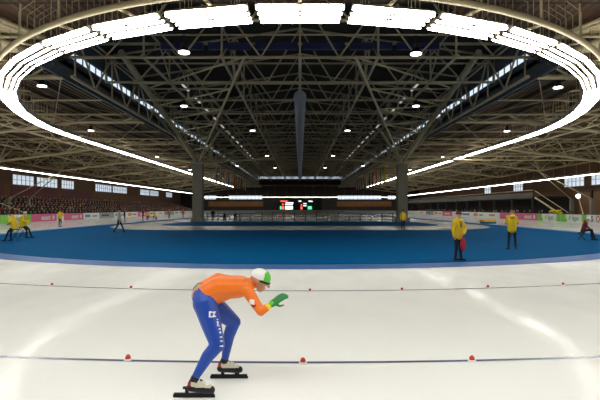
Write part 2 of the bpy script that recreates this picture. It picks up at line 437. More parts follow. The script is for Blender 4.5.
# big columns with raking struts
def tree_column(label, s, y):
    t = thing('branching_column', label, 'column', (s*13.8, y, 0.0))
    zt = H+6.0
    obj('shaft', MB().box((0, 0, zt/2+.02), (1.3, 1.3, zt-.04)), CONC, t)
    obj('base', MB().box((0, 0, .25), (1.7, 1.7, .5)), CONC, t)
    obj('capital', MB().box((0, 0, zt+.15), (1.5, 1.5, .4)), STEEL, t)
    e = lambda X, Y, h: Vector((X-s*13.8, Y-y, H+h))
    for X, dY, h, r in ((s*12.3, -32, 10.7, .24), (s*13.9, -20, 9.2, .17), (s*3.3, -36.4, 9.0, .1), (s*9.33, -9, 9.0, .15), (s*9.33, 9, 9.0, .15), (s*4.67, 22, 9.0, .15),
                        (s*13.6, 26, 9.4, .2), (s*23, -7, 7.7, .14), (s*23, 7, 7.7, .14), (s*13.9, -9, 9.2, .13)):
        obj('raking_strut', MB().tube((0, 0, zt+.1), e(X, y+dY, h), r, 8), STEEL, t)
    # lattice between the two longest near struts
    A = [Vector((0, 0, zt+.1)).lerp(e(s*12.3, y-32, 10.7), q) for q in (.2, .32, .44, .56, .68, .8)]
    B = [Vector((0, 0, zt+.1)).lerp(e(s*3.3, y-36.4, 9.0), q) for q in (.28, .42, .56, .7, .84, 1)]
    for i in range(6):
        obj('lacing', MB().tube(A[i], B[i], .07, 5), STEEL, t)
        if i < 5: obj('lacing', MB().tube(A[i+1], B[i], .06, 5), STEEL, t)
    return t
for s, nm in ((-1, 'left'), (1, 'right')):
    tree_column('thick square column with branching steel struts on the %s of the hall' % nm, s, 65)

db = thing('tube_beam', 'horizontal double pale tube beam under the right side roof', 'beam', (0, 60, 0))
for z in (H+6.5, H+6.0): obj('tube', MB().path([(14.2, 0, z), (33.5, 0, z), (36.5, 0, z-.45), (37.2, 0, z-.7)] if z > H+6.2 else [(14.2, 0, z), (36, 0, z)], .11, 8), STEEL, db)
for k in range(5): obj('post', MB().tube((15+4.8*k, 0, H+6.0), (15+4.8*k, 0, ZD), .05, 5), STEEL, db)
for s, nm in ((-1, 'left'), (1, 'right')):
    t = thing('roof_girder', 'long lattice girder in front of the %s strip of high windows' % nm, 'roof girder', (s*13.45, 28.3, H))
    obj('bottom_chord', MB().tube((0, 0, 7.75), (0, 131, 7.75), .11, 6), DSTEEL, t); obj('top_chord', MB().tube((0, 0, 10.75), (0, 131, 10.75), .08, 6), DSTEEL, t)
    for k in range(23):
        y0 = .4+5.68*k
        obj('diagonal', MB().tube((0, y0, 10.75), (0, y0+2.84, 7.75), .07, 5), DSTEEL, t); obj('diagonal', MB().tube((0, y0+2.84, 7.75), (0, min(131, y0+5.68), 10.75), .07, 5), DSTEEL, t)
        obj('post', MB().tube((0, y0, 7.75), (0, y0, 10.75), .06, 5), DSTEEL, t)
    t = thing('lattice_pylon', 'steel lattice pylon standing on the %s square column' % nm, 'pylon', (s*12.6, 65, H+6.35))
    for dx in (-.55, .55):
        for dy in (-.55, .55): obj('leg', MB().tube((dx-s*.0, dy, 0), (dx*1.6-s*.0, dy*1.6, 4.3), .08, 6), STEEL, t)
    for k in range(4):
        a = .55*(1+.6*k/4); b = .55*(1+.6*(k+1)/4); z0 = 4.3*k/4; z1 = 4.3*(k+1)/4
        for (p, q) in (((-a, -a, z0), (b, -b, z1)), ((a, -a, z0), (-b, -b, z1)), ((-a, a, z0), (b, b, z1)), ((-a, -a, z0), (-b, b, z1)), ((a, -a, z0), (b, b, z1))): obj('lacing', MB().tube(p, q, .05, 5), STEEL, t)
# central duct
dt = thing('air_duct', 'long round blue-grey air duct hanging along the middle roof', 'duct', (0, 40, H+9.25))
obj('pipe', MB().tube((0, 0, 0), (0, 105, 0), .5, 24), DUCT, dt)
obj('end_cap', MB().tube((0, -.12, 0), (0, 0, 0), .53, 24), DUCT, dt)
for k in range(9): obj('collar', MB().tube((0, 6+11*k, 0), (0, 6.25+11*k, 0), .53, 24), DUCT, dt)

# ------------------------------------------------------------------ lamps
def ring_fixture(name, L, w, nseg, lampmat):
    """a lamp fitting lying along local X, shining down; tubes are separate parts"""
    hs = MB().box((0, 0, .09), (L, w*1.06, .1))
    hs.box((0, 0, .22), (L*.9, .06, .2))
    parts = [('housing', hs.mesh('housing', HOUSING))]
    sl = L/nseg
    tm = MB()
    n = 10
    # slightly domed diffuser with rounded ends
    for i in range(1):
        prof = [(-w/2, .04), (-w/2*.92, .0), (-w/4, -.035), (0, -.045), (w/4, -.035), (w/2*.92, 0), (w/2, .04)]
        e = min(.12, w/3); xs = [(-sl/2+.03, .6), (-sl/2+.03+e, 1), (sl/2-.03-e, 1), (sl/2-.03, .6)]
        vs = [(x, p*q, z) for x, q in xs for p, z in prof]; m = len(prof)
        fs = [(a*m+b, a*m+b+1, (a+1)*m+b+1, (a+1)*m+b) for a in range(3) for b in range(m-1)]
        fs += [tuple(reversed(range(m))), tuple(range(3*m, 4*m))]
        fs += [(a*m, (a+1)*m, (a+1)*m+m-1, a*m+m-1) for a in range(3)]
        tm.add(vs, fs, 0, False)
    parts.append(('tube', tm.mesh('tube', lampmat)))
    def place(label, loc, rz, group):
        t = thing(name, label, 'lamp', loc, rz, group)
        link('housing', parts[0][1], t)
        for k in range(nseg): link('tube', parts[1][1], t, (-L/2+sl*(k+.5), 0, 0))
        return t
    return place
ZL = H+6.5
RA, RB, RC = 21.0, 28.0, 43.5          # half-oval of the ring: half width, depth, where the straights begin
def ell_pts(off, ds):
    """centres and headings of fittings spaced ds along the near half-oval, first one on the axis"""
    N = 4000; P = [((RA-off*.5)*math.sin(t), RC-(RB-off)*math.cos(t)) for t in [math.pi/2*i/N for i in range(N+1)]]
    L = [0.0]
    for a, b in zip(P[:-1], P[1:]): L.append(L[-1]+math.dist(a, b))
    out = []; k = 0; i = 0
    while k*ds < L[-1]:
        while L[i] < k*ds: i += 1
        a, b = P[max(0, i-1)], P[min(N, i+1)]
        out.append((P[i], math.atan2(b[1]-a[1], b[0]-a[0]))); k += 1
    return out
TILT = R(-38)
rows = [(.1, .21, 3.16, 'outermost'), (.58, .09, 3.11, 'second'), (.96, .075, 3.07, 'third'), (1.29, .065, 3.03, 'innermost')]
hang = MB().path([(-.9, 0, .12), (-.9, 0, ZD-ZL-.02), (.9, 0, ZD-ZL-.02), (.9, 0, .12)], .018, 5)
HANG = hang.mesh('hanger', DSTEEL)
for off, w, ds, nm in rows:
    pl = ring_fixture('ring_lamp', ds-.24, w, 2, LAMP)
    for k, ((x, y), a) in enumerate(ell_pts(off, ds)):
        for sgn in ((1,) if k == 0 else (1, -1)):
            t = pl('bright lamp fitting in the %s row of the curved overhead light ring' % nm, (sgn*x, y, ZL), a*sgn, 'lamps of the %s row of the light ring curve' % nm)
            t.rotation_euler.x = TILT; link('hanger', HANG, t).rotation_euler = (-TILT, 0, 0)
    if nm in ('outermost', 'third'):
        pl = ring_fixture('ring_lamp', 6.9, .17 if nm == 'outermost' else .09, 3, LAMP)
        for s, sn in ((-1, 'left'), (1, 'right')):
            for k in range(15):
                t = pl('bright lamp fitting in the %s row of the %s straight of the overhead light ring' % (nm, sn), (s*(RA-off*.5), RC+1.2+6.95*(k+.5), ZL), R(90*s), 'lamps of the %s row on the %s straight of the ring' % (nm, sn))
                t.rotation_euler.x = TILT; link('hanger', HANG, t).rotation_euler = (-TILT, 0, 0)
# tubular beam that carries the ring, with hangers
rb = thing('ring_beam', 'curved tubular beam following the outside of the overhead light ring', 'beam', (0, 0, ZL))
def oval(off): return [(-(RA-off), 148)]+[((RA-off)*math.sin(t), RC-(RB-off)*math.cos(t)) for t in [-math.pi/2+math.pi*i/72 for i in range(73)]]+[((RA-off), 148)]
obj('rail', MB().path([(x, y, .45) for x, y in oval(-.22)], .12, 8), STEEL, rb)
hm = MB().tube((0, 0, .4), (0, 0, ZD-ZL), .035, 6).mesh('hanger', STEEL)
cm = MB().box((0, -.85, .37), (.1, 1.7, .07)).mesh('cross_bar', STEEL)
for (x, y), a in ell_pts(-.22, 3.2):
    for sgn in (1, -1):
        if x < .1 and sgn < 0: continue
        link('hanger', hm, rb, (sgn*x, y, 0)); link('cross_bar', cm, rb, (sgn*x, y, 0), a*sgn+math.pi)
# outer lines of lamps
for s, sn, X, z in ((-1, 'left', 37.0, H+4.95), (1, 'right', 38.0, H+4.35)):
    pl = ring_fixture('side_lamp', 5.9, .34, 3, LAMP_O)
    hg = MB().path([(-1.5, 0, .12), (-1.5, 0, ZD-z-.03), (1.5, 0, ZD-z-.03), (1.5, 0, .12)], .025, 5).mesh('hanger', DSTEEL)
    for k in range(24):
        t = pl('lamp fitting in the long line of lights below the %s roof edge' % sn, (s*X, CY+6*(k+.5), z), R(90), 'lamps of the %s outer line' % sn); link('hanger', hg, t)
pl = ring_fixture('side_lamp', 6.2, .5, 3, LAMP_O)
hg = MB().path([(-1.5, 0, .12), (-1.5, 0, ZD-H-4.98), (1.5, 0, ZD-H-4.98), (1.5, 0, .12)], .025, 5).mesh('hanger', DSTEEL)
for r in (37, 35.2):  # both rows out of view; the inner one is added to brighten the ice
    for k in range(17):
        a = math.pi+math.pi*(k+.5)/17
        t = pl('lamp fitting in the unseen outer rows around the near curve, inner row added for brightness', (r*math.cos(a), CY+r*math.sin(a), H+4.95), a+math.pi/2, 'unseen lamps of the outer rows around the near curve')
        link('hanger', hg, t)
pl = ring_fixture('side_lamp', 7.2, .2, 3, LAMP_O)
hg = MB().path([(-1.5, 0, .12), (-1.5, 0, ZD-H-4.13), (1.5, 0, ZD-H-4.13), (1.5, 0, .12)], .025, 5).mesh('hanger', DSTEEL)
for k in range(10):
    t = pl('lamp fitting in the thin line of lights across the far end', (-33.3+7.4*k, 184.5, H+4.1), 0, 'lamps of the line across the far end'); link('hanger', hg, t)

# hanging bay lamps
bh = MB(); bh.tube((0, 0, .05), (0, 0, .3), .27, 14, r2=.14); bh.tube((0, 0, .3), (0, 0, .5), .14, 10)
BH = bh.mesh('shade', BLACK); BG = MB().tube((0, 0, .0), (0, 0, .05), .26, 14).mesh('lens', BAY)
BR = MB().tube((0, 0, .5), (0, 0, .95), .03, 6).mesh('rod', BLACK)
def bay(x, y, label, h=7.3, lit=True, grp=None):
    Y = F*h/(208-y); p = at(x, y, Y)
    t = thing('bay_lamp', label, 'lamp', p, 0, grp)
    link('shade', BH, t); link('rod', BR, t)
    if lit: link('lens', BG, t)
    return t
bay(184, 53, 'small hanging bay lamp just inside the light ring, upper left')
bay(416, 54.5, 'small hanging bay lamp just inside the light ring, upper right')
bay(42, 86.5, 'bay lamp under the brown left roof beside the ring bend', 7.4)
bay(558, 88, 'bay lamp under the brown right roof beside the ring bend', 7.4)
bay(91, 131, 'bay lamp under the left roof just above the straight of the ring', 7.4)
bay(507, 131.5, 'bay lamp under the right roof just above the straight of the ring', 7.4)
bay(571, 107, 'dark unlit bay lamp near the right bend of the ring', 7.4, False)
bay(28, 104, 'dark unlit bay lamp near the left bend of the ring', 7.4, False)
for sgn, nm in ((-1, 'left'), (1, 'right')):
    for dx, y, h in ((47.5, 131, 7.9), (33, 156, 7.9), (25, 168, 7.9), (116, 106.5, 8.2), (143, 157, 7.3), (63, 166, 7.9), (110, 170, 7.3)):
        bay(300+sgn*dx, y, 'small distant bay lamp hanging in the %s half of the hall' % nm, h, True, 'distant bay lamps on the %s' % nm)
# rows of faint strip lamps along the middle roof
for sgn, nm in ((-1, 'left'), (1, 'right')):
    pl = ring_fixture('strip_lamp', 2.2, .22, 1, mat('faint_strip_lamp', (.8, .8, .8), .4, emit=(1, .96, .86), estr=.22))
    for k in range(14):
        pl('faint strip lamp in the row beside the %s edge of the middle roof' % nm, (sgn*9.3, 39+4.6*k, H+9.75), R(90), 'strip lamps along the %s of the middle roof' % nm)

# ------------------------------------------------------------------ boards with lettering
def text_mesh(name, s, size, m, bold=0.0):
    cu = bpy.data.curves.new(name, 'FONT'); cu.body = s; cu.size = size; cu.align_x = 'CENTER'; cu.align_y = 'CENTER'; cu.extrude = .006; cu.offset = bold
    o = bpy.data.objects.new(name, cu); C.objects.link(o)
    dg = bpy.context.evaluated_depsgraph_get(); me = bpy.data.meshes.new_from_object(o.evaluated_get(dg))
    bpy.data.objects.remove(o); bpy.data.curves.remove(cu)
    me.transform(Matrix.Rotation(R(90), 4, 'X')); me.materials.clear(); me.materials.append(m); me.name = name
    return me
PINK = mat('pink_vinyl', srgb(212, 96, 138), .5); GREEN = mat('lime_vinyl', srgb(126, 196, 66), .5); WVIN = mat('white_vinyl', srgb(226, 228, 224), .5)
GREY = mat('grey_print', srgb(120, 138, 130), .5); TEAL = mat('teal_print', srgb(62, 148, 150), .5); ORANGEV = mat('orange_print', srgb(226, 132, 52), .5)
BLUEV = mat('blue_print', srgb(70, 120, 190), .5); REDV = mat('red_print', srgb(200, 48, 40), .5); GREYV = mat('grey_vinyl', srgb(150, 156, 154), .5); DARKV = mat('dark_print', srgb(54, 58, 66), .5)
TX = {}
def board(kind, label, s, y0, y1):
    """board along the track edge; s=-1 left, 1 right; its face looks at the ice"""
    L = y1-y0-.06; X = 36.3
    t = thing('advertising_board', label, 'advertising board', (s*X, (y0+y1)/2, 0), R(90) if s < 0 else R(-90))
    Hh = 1.05; fy = -.13
    base = {'essent': PINK, 'kpn': WVIN, 'so': WVIN, 'pale': WVIN, 'teal': WVIN, 'grey': GREYV, 'orange': WVIN, 'blue': WVIN, 'pink': PINK}[kind]
    obj('panel', MB().box((0, 0, Hh/2), (L, .24, Hh)), base, t)
    obj('top_strip', MB().box((0, 0, Hh+.03), (L, .26, .06)), DARKV, t)
    def txt(s_, size, m, x, bold=.01):
        key = (s_, size, m.name)
        if key not in TX: TX[key] = text_mesh('lettering', s_, size, m, bold)
        link('lettering', TX[key], t, (x, fy, Hh*.5))
    def bar(x, z, w, h, m): obj('print', MB().box((x, fy+.005, z), (w, .012, h)), m, t)
    if kind == 'essent':
        txt('essent', .95, WVIN, .35, .02)
        fl = MB()
        for k in range(6):
            a = k*math.pi/3; fl.ell((L*.36+.2*math.cos(a), fy+.005, .52+.2*math.sin(a)), (.13, .01, .13), 8, 4)
        obj('flower_mark', fl, WVIN, t)
    elif kind == 'kpn':
        bar(-L*.40, .525, L*.2, 1.05, GREEN); bar(L*.42, .525, L*.16, 1.05, GREEN)
        bar(-L*.275, .25, L*.05, .5, GREEN)
        txt('kpn', .95, GREY, .55, .015)
        fl = MB()
        for k in range(3): fl.box((-.95+.16*k, fy+.004, .45+.12*k), (.1, .012, .35+.1*k))
        obj('crown_mark', fl, GREEN, t)
    elif kind == 'so':
        txt('S', 1.0, DARKV, -2.9, .02); txt('O', 1.0, REDV, -1.7, .02); bar(L*.35, .5, .9, .3, TEAL)
    elif kind == 'teal': bar(-L*.25, .55, L*.3, .45, TEAL); bar(L*.2, .5, L*.3, .25, GREY)
    elif kind == 'grey': bar(-L*.1, .55, L*.5, .3, DARKV)
    elif kind == 'orange': bar(-L*.2, .55, L*.34, .6, ORANGEV); bar(L*.22, .5, L*.3, .3, GREY)
    elif kind == 'blue': bar(0, .55, L*.6, .4, BLUEV)
    elif kind == 'pink': bar(0, .5, L*.5, .3, WVIN)
    elif kind == 'pale': bar(0, .55, L*.4, .3, ORANGEV)
    return t
left = [('kpn', 45.4, 51.8, 'white and green lettered board, nearest on the left straight'), ('kpn', 51.8, 58.2, 'white and green lettered board behind the perched pair in yellow, nearer one'),
        ('kpn', 58.2, 64.6, 'white and green lettered board behind the perched pair in yellow, farther one'), ('essent', 64.6, 71.4, 'pink board with white lettering left of the standing yellow marshal'),
        ('pale', 71.4, 73.6, 'short pale board between the two lettered pink boards on the left'), ('essent', 73.6, 80.2, 'pink board with white lettering right of the standing yellow marshal'),
        ('teal', 80.2, 86.6, 'white board with teal print next to the left pink boards'), ('grey', 86.6, 93.4, 'grey board with dark print left of the walking coach'),
        ('teal', 93.4, 100, 'white and teal board right of the walking coach'), ('orange', 100, 107, 'white board with orange print on the left, beyond the walking coach'),
        ('pink', 107, 114, 'distant pink board on the left straight'), ('blue', 114, 121, 'distant white board with blue print on the left straight'),
        ('pale', 121, 128, 'distant pale board with orange print on the left straight'), ('grey', 128, 138, 'distant grey board at the far end of the left straight'), ('teal', 138, 148, 'last white and teal board of the left straight')]
right = [('so', 52.5, 60.6, 'white board with grey and red letters behind the seated coach'), ('kpn', 60.6, 66.6, 'white and green lettered board just left of the seated coach'),
         ('kpn', 66.6, 73.2, 'white and green lettered board below the yellow flowers'), ('essent', 73.2, 79.9, 'pink lettered board adjoining the right green and white boards'),
         ('essent', 79.9, 87, 'pink lettered board behind the marshal seen from the back'), ('pale', 87, 94, 'pale board with orange print left of the marshal seen from the back'),
         ('orange', 94, 101, 'white board with orange print behind the yellow and blue pads'), ('blue', 101, 108.5, 'white board with blue print on the right straight'),
         ('pale', 108.5, 114, 'pale board behind the marshal with the red bag'), ('pink', 114, 122, 'distant pink board on the right straight'),
         ('orange', 122, 130, 'distant white board with orange print on the right straight'), ('grey', 130, 138, 'distant grey board on the right straight'), ('pale', 138, 148, 'last pale board of the right straight')]
for a in left: board(a[0], a[3], -1, a[1], a[2])
for a in right: board(a[0], a[3], 1, a[1], a[2])
# low white boards closing the far curve
fb = MB()
for k in range(30):
    a0 = math.pi*k/30; a1 = math.pi*(k+1)/30; q = 36.3
    c = ((q*math.cos(a0)+q*math.cos(a1))/2, CY2+(q*math.sin(a0)+q*math.sin(a1))/2)
    fb.box((c[0], c[1], .5), (3.78, .2, 1.0), 0, (a0+a1)/2+math.pi/2)
tag(obj('far_boards', fb, WVIN), 'row of low white boards around the far curve', 'boards')

# ------------------------------------------------------------------ stands
def stand(s, nm, rows_, y0, y1):
    t = thing('grandstand', 'stepped dark grandstand on the %s side of the hall' % nm, 'grandstand', (s*37.2, y0, 0))
    for k in range(rows_):
        obj('tier', MB().box((s*(1.3*k+.65), (y1-y0)/2, (.35+.38*k)/2), (1.3, y1-y0, .35+.38*k)), DARKWALL, t)
    return t
stand(-1, 'left', 7, 50, 186)
# right: gallery
gl = thing('gallery', 'dark raised gallery with railing along the right wall', 'gallery', (43.5, 88, 0))
obj('slab', MB().box((0, 45, 3.75), (6.5, 100, .3)), DARKWALL, gl)
obj('front_panel', MB().box((-3.2, 45, 4.15), (.12, 100, .9)), mat('gallery_panel', srgb(62, 58, 52), .7), gl)
obj('back_panel', MB().box((3.0, 45, 1.8), (.2, 100, 3.6)), DARKWALL, gl)
obj('railing', MB().tube((-3.2, -5, 5.0), (-3.2, 95, 5.0), .05, 6), STEEL, gl)
for k in range(13): obj('post', MB().box((-3.0, -4.5+8.2*k, 1.8), (.3, .3, 3.6)), DARKWALL, gl)
st = thing('staircase', 'dark staircase descending from the right gallery', 'staircase', (41.5, 72, 0))
for k in range(12): obj('step', MB().box((0, 10-.85*k, 3.75-.31*k), (2.2, .9, .1)), DARKWALL, st)
obj('handrail', MB().tube((-1.1, 10.5, 4.85), (-1.1, .3, 1.2), .05, 6), STEEL, st)
obj('stringer', MB().tube((-1.1, 10.5, 3.7), (-1.1, .3, .2), .14, 6), STEEL, st)
pw = thing('wooden_screen', 'brown timber screen wall behind the right boards', 'screen', (44.5, 69, 0))
for k in range(7): obj('panel', MB().box((0, -12+3*k, 2.2), (.15, 2.9, 4.4)), mat('timber', srgb(120, 84, 54), .7, noise=.2, nscale=2), pw)
for k in range(3): obj('post', MB().box((-.15, -9+6.5*k, 2.3), (.25, .4, 4.6)), BLACK, pw)
# left stair rail in the crowd
sr = thing('stair_rail', 'pale slanting stair rail in the left stand', 'rail', (-40, 61.5, 0))
obj('rail', MB().tube((-2.2, .2, 3.9), (3.0, 2.6, 1.4), .05, 6), STEEL, sr)
obj('post', MB().tube((-2.0, .3, 2.2), (-2.0, .3, 3.85), .04, 6), STEEL, sr)
obj('post', MB().tube((2.6, 2.4, .4), (2.6, 2.4, 1.6), .04, 6), STEEL, sr)

# ------------------------------------------------------------------ people
SKIN = mat('skin', srgb(206, 156, 126), .55); HAIRD = mat('dark_hair', srgb(44, 34, 28), .7); YEL = mat('yellow_jacket', srgb(226, 192, 24), .6, noise=.12, nscale=8)
NAVY = mat('navy_trousers', srgb(22, 26, 46), .7); DARK = mat('dark_cloth', srgb(20, 20, 25), .75); SHOE = mat('black_shoe', srgb(24, 24, 26), .5)
REDC = mat('red_cloth', srgb(176, 30, 48), .6); LGREY = mat('pale_grey_jacket', srgb(160, 166, 166), .7); ORANGE = mat('orange_suit', srgb(244, 122, 32), .45)
ROYAL = mat('royal_blue_suit', srgb(30, 72, 168), .42); WHITE = mat('white_print', srgb(236, 236, 232), .5); LIME = mat('lime_green', srgb(92, 196, 62), .45); YELL = mat('yellow_print', srgb(240, 214, 52), .45)
MAROON = mat('maroon_jacket', srgb(110, 26, 40), .65); WOOL = mat('white_wool', srgb(224, 224, 222), .8); GREENG = mat('green_glove', srgb(38, 128, 62), .5); BEANIE = mat('brown_wool', srgb(104, 88, 56), .85)

def seg_dist(P, a, b, r1, r2):
    a = np.array(a); b = np.array(b); d = b-a; L2 = float(d@d)+1e-12
    t = np.clip((P-a)@d/L2, 0, 1)
    return np.linalg.norm(P-(a+t[:, None]*d), axis=1) - (r1+(r2-r1)*t)

def body(name, segs, mats, voxel, paint=None, smooth=5):
    """segs: (a, b, r1, r2, material index). One continuous surface grown round all of them."""
    mb = MB()
    for a, b, r1, r2, m in segs: mb.cap(a, b, r1, r2)
    me = mb.mesh(name, mats); o = bpy.data.objects.new(name, me); C.objects.link(o)
    md = o.modifiers.new('r', 'REMESH'); md.mode = 'VOXEL'; md.voxel_size = voxel; md.use_smooth_shade = True
    sm = o.modifiers.new('s', 'SMOOTH'); sm.factor = .5; sm.iterations = smooth
    dg = bpy.context.evaluated_depsgraph_get(); new = bpy.data.meshes.new_from_object(o.evaluated_get(dg))
    o.modifiers.clear(); o.data = new; bpy.data.meshes.remove(me)
    new.materials.clear()
    for m in mats: new.materials.append(m)
    n = len(new.polygons); cen = np.zeros(n*3); new.polygons.foreach_get('center', cen); cen = cen.reshape(n, 3)
    nor = np.zeros(n*3); new.polygons.foreach_get('normal', nor); nor = nor.reshape(n, 3)
    D = np.stack([seg_dist(cen, *s[:4]) for s in segs]); idx = np.array([s[4] for s in segs])[D.argmin(0)]
    if paint: idx = paint(cen, nor, idx, D.argmin(0))
    new.polygons.foreach_set('material_index', idx.astype(np.int32)); new.polygons.foreach_set('use_smooth', np.ones(n, dtype=bool)); new.update()
    new.name = name
    return o

def hand(segs, w, d, nrm, mi, k=1.0, curl=.6, thumb=1):
    """palm, four unequal bent fingers and a thumb leaving the side of the palm; d = pointing, nrm = palm side"""
    w = Vector(w); d = Vector(d).normalized(); nrm = Vector(nrm); nrm = (nrm-d*nrm.dot(d)).normalized(); sd = d.cross(nrm).normalized()*thumb
    for q in (-.026, -.009, .009, .026):
        segs.append((w+sd*q*.7*k, w+d*.085*k+sd*q*k, .017*k, .013*k, mi))
    for q, L in ((.03, .07), (.01, .08), (-.01, .075), (-.03, .058)):
        b = w+d*.088*k+sd*q*k; c = b+(d*math.cos(curl*.6)+nrm*math.sin(curl*.6))*L*.55*k; e = c+(d*math.cos(curl*1.6)+nrm*math.sin(curl*1.6))*L*.5*k
        segs.append((b, c, .0105*k, .0095*k, mi)); segs.append((c, e, .0095*k, .008*k, mi))
    b = w+d*.025*k+sd*.03*k; c = b+(sd*.8+d*.6+nrm*.25).normalized()*.042*k; e = c+(d*.9+nrm*.4+sd*.1).normalized()*.035*k
    segs.append((b, c, .013*k, .011*k, mi)); segs.append((c, e, .011*k, .009*k, mi))

def head(segs, c, f, u, mi, k=1.0):
    """skull, jaw, brow, nose, ears; f = facing, u = up"""
    c = Vector(c); f = Vector(f).normalized(); u = Vector(u); u = (u-f*u.dot(f)).normalized(); s = f.cross(u)
    segs.append((c-f*.022*k+u*.03*k, c+f*.015*k+u*.03*k, .083*k, .078*k, mi))
    segs.append((c+f*.02*k-u*.01*k, c+f*.035*k-u*.065*k, .062*k, .042*k, mi))
    segs.append((c+f*.088*k+u*.012*k, c+f*.104*k-u*.022*k, .011*k, .015*k, mi))
    segs.append((c+f*.07*k-u*.058*k+s*.014*k, c+f*.07*k-u*.058*k-s*.014*k, .014*k, .014*k, mi))
    for q in (-1, 1): segs.append((c+s*q*.078*k+u*.02*k, c+s*q*.076*k-u*.02*k, .014*k, .012*k, mi))

def eyes(parent, c, f, u, k=1.0):
    c = Vector(c); f = Vector(f).normalized(); u = Vector(u); u = (u-f*u.dot(f)).normalized(); s = f.cross(u)
    for q in (-1, 1):
        obj('eye', MB().ell(c+f*.082*k+u*.008*k+s*q*.032*k, (.011, .011, .011), 8, 6), HAIRD, parent)

def hat(parent, c, f, u, m, name='cap', brim=False, low=.0, r=.098, k=1.0):
    c = Vector(c); f = Vector(f).normalized(); u = Vector(u); u = (u-f*u.dot(f)).normalized(); s = f.cross(u)
    rot = Matrix((f, -s, u)).transposed()
    mb = MB().ell(c+u*.03*k, (r*1.1*k, r*k, r*1.05*k), 16, 8, 0, rot, zmin=low)
    if brim: mb.ell(c+u*.035*k+f*.105*k, (.06*k, .07*k, .01*k), 12, 4, 0, rot)
    return obj(name, mb, m, parent)

def standing(label, loc, heading, top, legs, voxel=.013, hgt=1.75, pose=None, headgear=None, hair=HAIRD, face=True, group=None, bulk=1.0, arms=None, headturn=0):
    """arms: dict L/R -> (elbow, wrist) local; faces local +X, left is +Y; scaled to hgt"""
    k = hgt/1.75; V = lambda x, y, z: Vector((x*k, y*k, z*k)); segs = []
    T, Lg, Sk, Sh = 0, 1, 2, 3
    p = dict(hipL=(0, .09, .93), hipR=(0, -.09, .93), kneeL=(.025, .105, .5), kneeR=(.025, -.105, .5), anL=(0, .11, .09), anR=(0, -.11, .09), toeL=(.16, .13, .045), toeR=(.16, -.13, .045),
             chest=(0, 0, 1.3), head=(.03, 0, 1.63), shL=(0, .17, 1.42), shR=(0, -.17, 1.42), elL=(-.02, .26, 1.15), elR=(-.02, -.26, 1.15), wrL=(.07, .25, .91), wrR=(.07, -.25, .91))
    if pose: p.update(pose)
    q = {n: V(*v) for n, v in p.items()}
    for s in 'LR':
        segs += [(q['hip'+s], q['knee'+s], .092*k, .062*k, Lg), (q['knee'+s], q['an'+s], .06*k, .045*k, Lg),
                 (q['an'+s]+Vector((-.03, 0, -.02))*k, q['toe'+s], .045*k, .038*k, Sh), (q['an'+s]+Vector((-.035, 0, -.045))*k, q['toe'+s], .036*k, .032*k, Sh)]
    pel = (q['hipL']+q['hipR'])/2; ch = q['chest']
    for w in (-1, 1):
        segs.append((pel+Vector((0, w*.05*k, -.06*k)), ch+Vector((0, w*.07*k, 0)), .115*bulk*k, .115*bulk*k, T))
    segs.append((q['shL']+Vector((0, -.03*k, -.03*k)), q['shR']+Vector((0, .03*k, -.03*k)), .08*bulk*k, .08*bulk*k, T))
    segs.append((ch, q['head']+Vector((-.03, 0, -.09))*k, .06*k, .052*k, Sk)); segs.append((ch+V(0, 0, .1), ch+V(0, 0, .2), .08*k, .066*k, T))
    ftn = Matrix.Rotation(headturn, 3, 'Z') @ Vector((1, 0, -.05))
    head(segs, q['head'], ftn, (0, 0, 1), Sk, k)
    for s, sg in (('L', 1), ('R', -1)):
        segs += [(q['sh'+s], q['el'+s], .062*bulk*k, .05*bulk*k, T), (q['el'+s], q['wr'+s], .05*bulk*k, .04*bulk*k, T)]
        d = (q['wr'+s]-q['el'+s]); hand(segs, q['wr'+s], d, Vector((0, -sg, 0)) if abs(d.normalized().y) < .8 else Vector((-1, 0, 0)), Sk, k*1.05, .6, -sg if False else sg)
    o = body('person', segs, [top, legs, SKIN, SHOE], voxel)
    o.location = loc; o.rotation_euler = (0, 0, heading); tag(o, label, 'person', group)
    if headgear:
        nm, m, br = headgear; hat(o, q['head'], ftn, (0, 0, 1), m, nm, br, -.1, .098, k)
    else:
        hat(o, q['head']+Vector((-.012, 0, .005)), ftn, (0, 0, 1), hair, 'hair', False, -.05, .09, k)
    if face: eyes(o, q['head'], ftn, (0, 0, 1), k)
    return o, q, k

# marshal with red bag, right of centre
p = gp(458, 261)
o, q, k = standing('person in yellow jacket standing on blue mat holding a red bag', p+Vector((0, 0, .02)), R(-58), YEL, NAVY, .012, 1.76, headgear=('cap', mat('dark_red_cap', srgb(74, 34, 40), .8), True), bulk=1.22,
                   pose=dict(kneeL=(.05, .07, .5), anL=(.09, .07, .09), toeL=(.25, .09, .045), anR=(-.06, -.07, .09), toeR=(.1, -.08, .045), kneeR=(.0, -.08, .5), wrL=(.25, .02, .98), elL=(.12, .25, 1.12), wrR=(.02, -.24, .9)))
obj('lanyard', MB().path([(.13, .06, 1.42), (.155, .02, 1.2), (.155, -.02, 1.2), (.13, -.06, 1.42)], .012, 6), NAVY, o)
bagm = MB().ell((0, 0, -.18), (.055, .11, .22), 14, 10); bagm.tube((0, -.06, .02), (0, 0, .16), .012, 6); bagm.tube((0, .06, .02), (0, 0, .16), .012, 6)
wl = Matrix.Rotation(R(-58), 3, 'Z') @ (q['wrL']+Vector((.05, -.12, -.1)))
b = obj('bag', bagm, REDC, None, p+Vector((wl.x, wl.y, wl.z-.12+.02)), R(-80)); tag(b, 'red cloth bag hanging from the hand of the yellow marshal', 'bag')
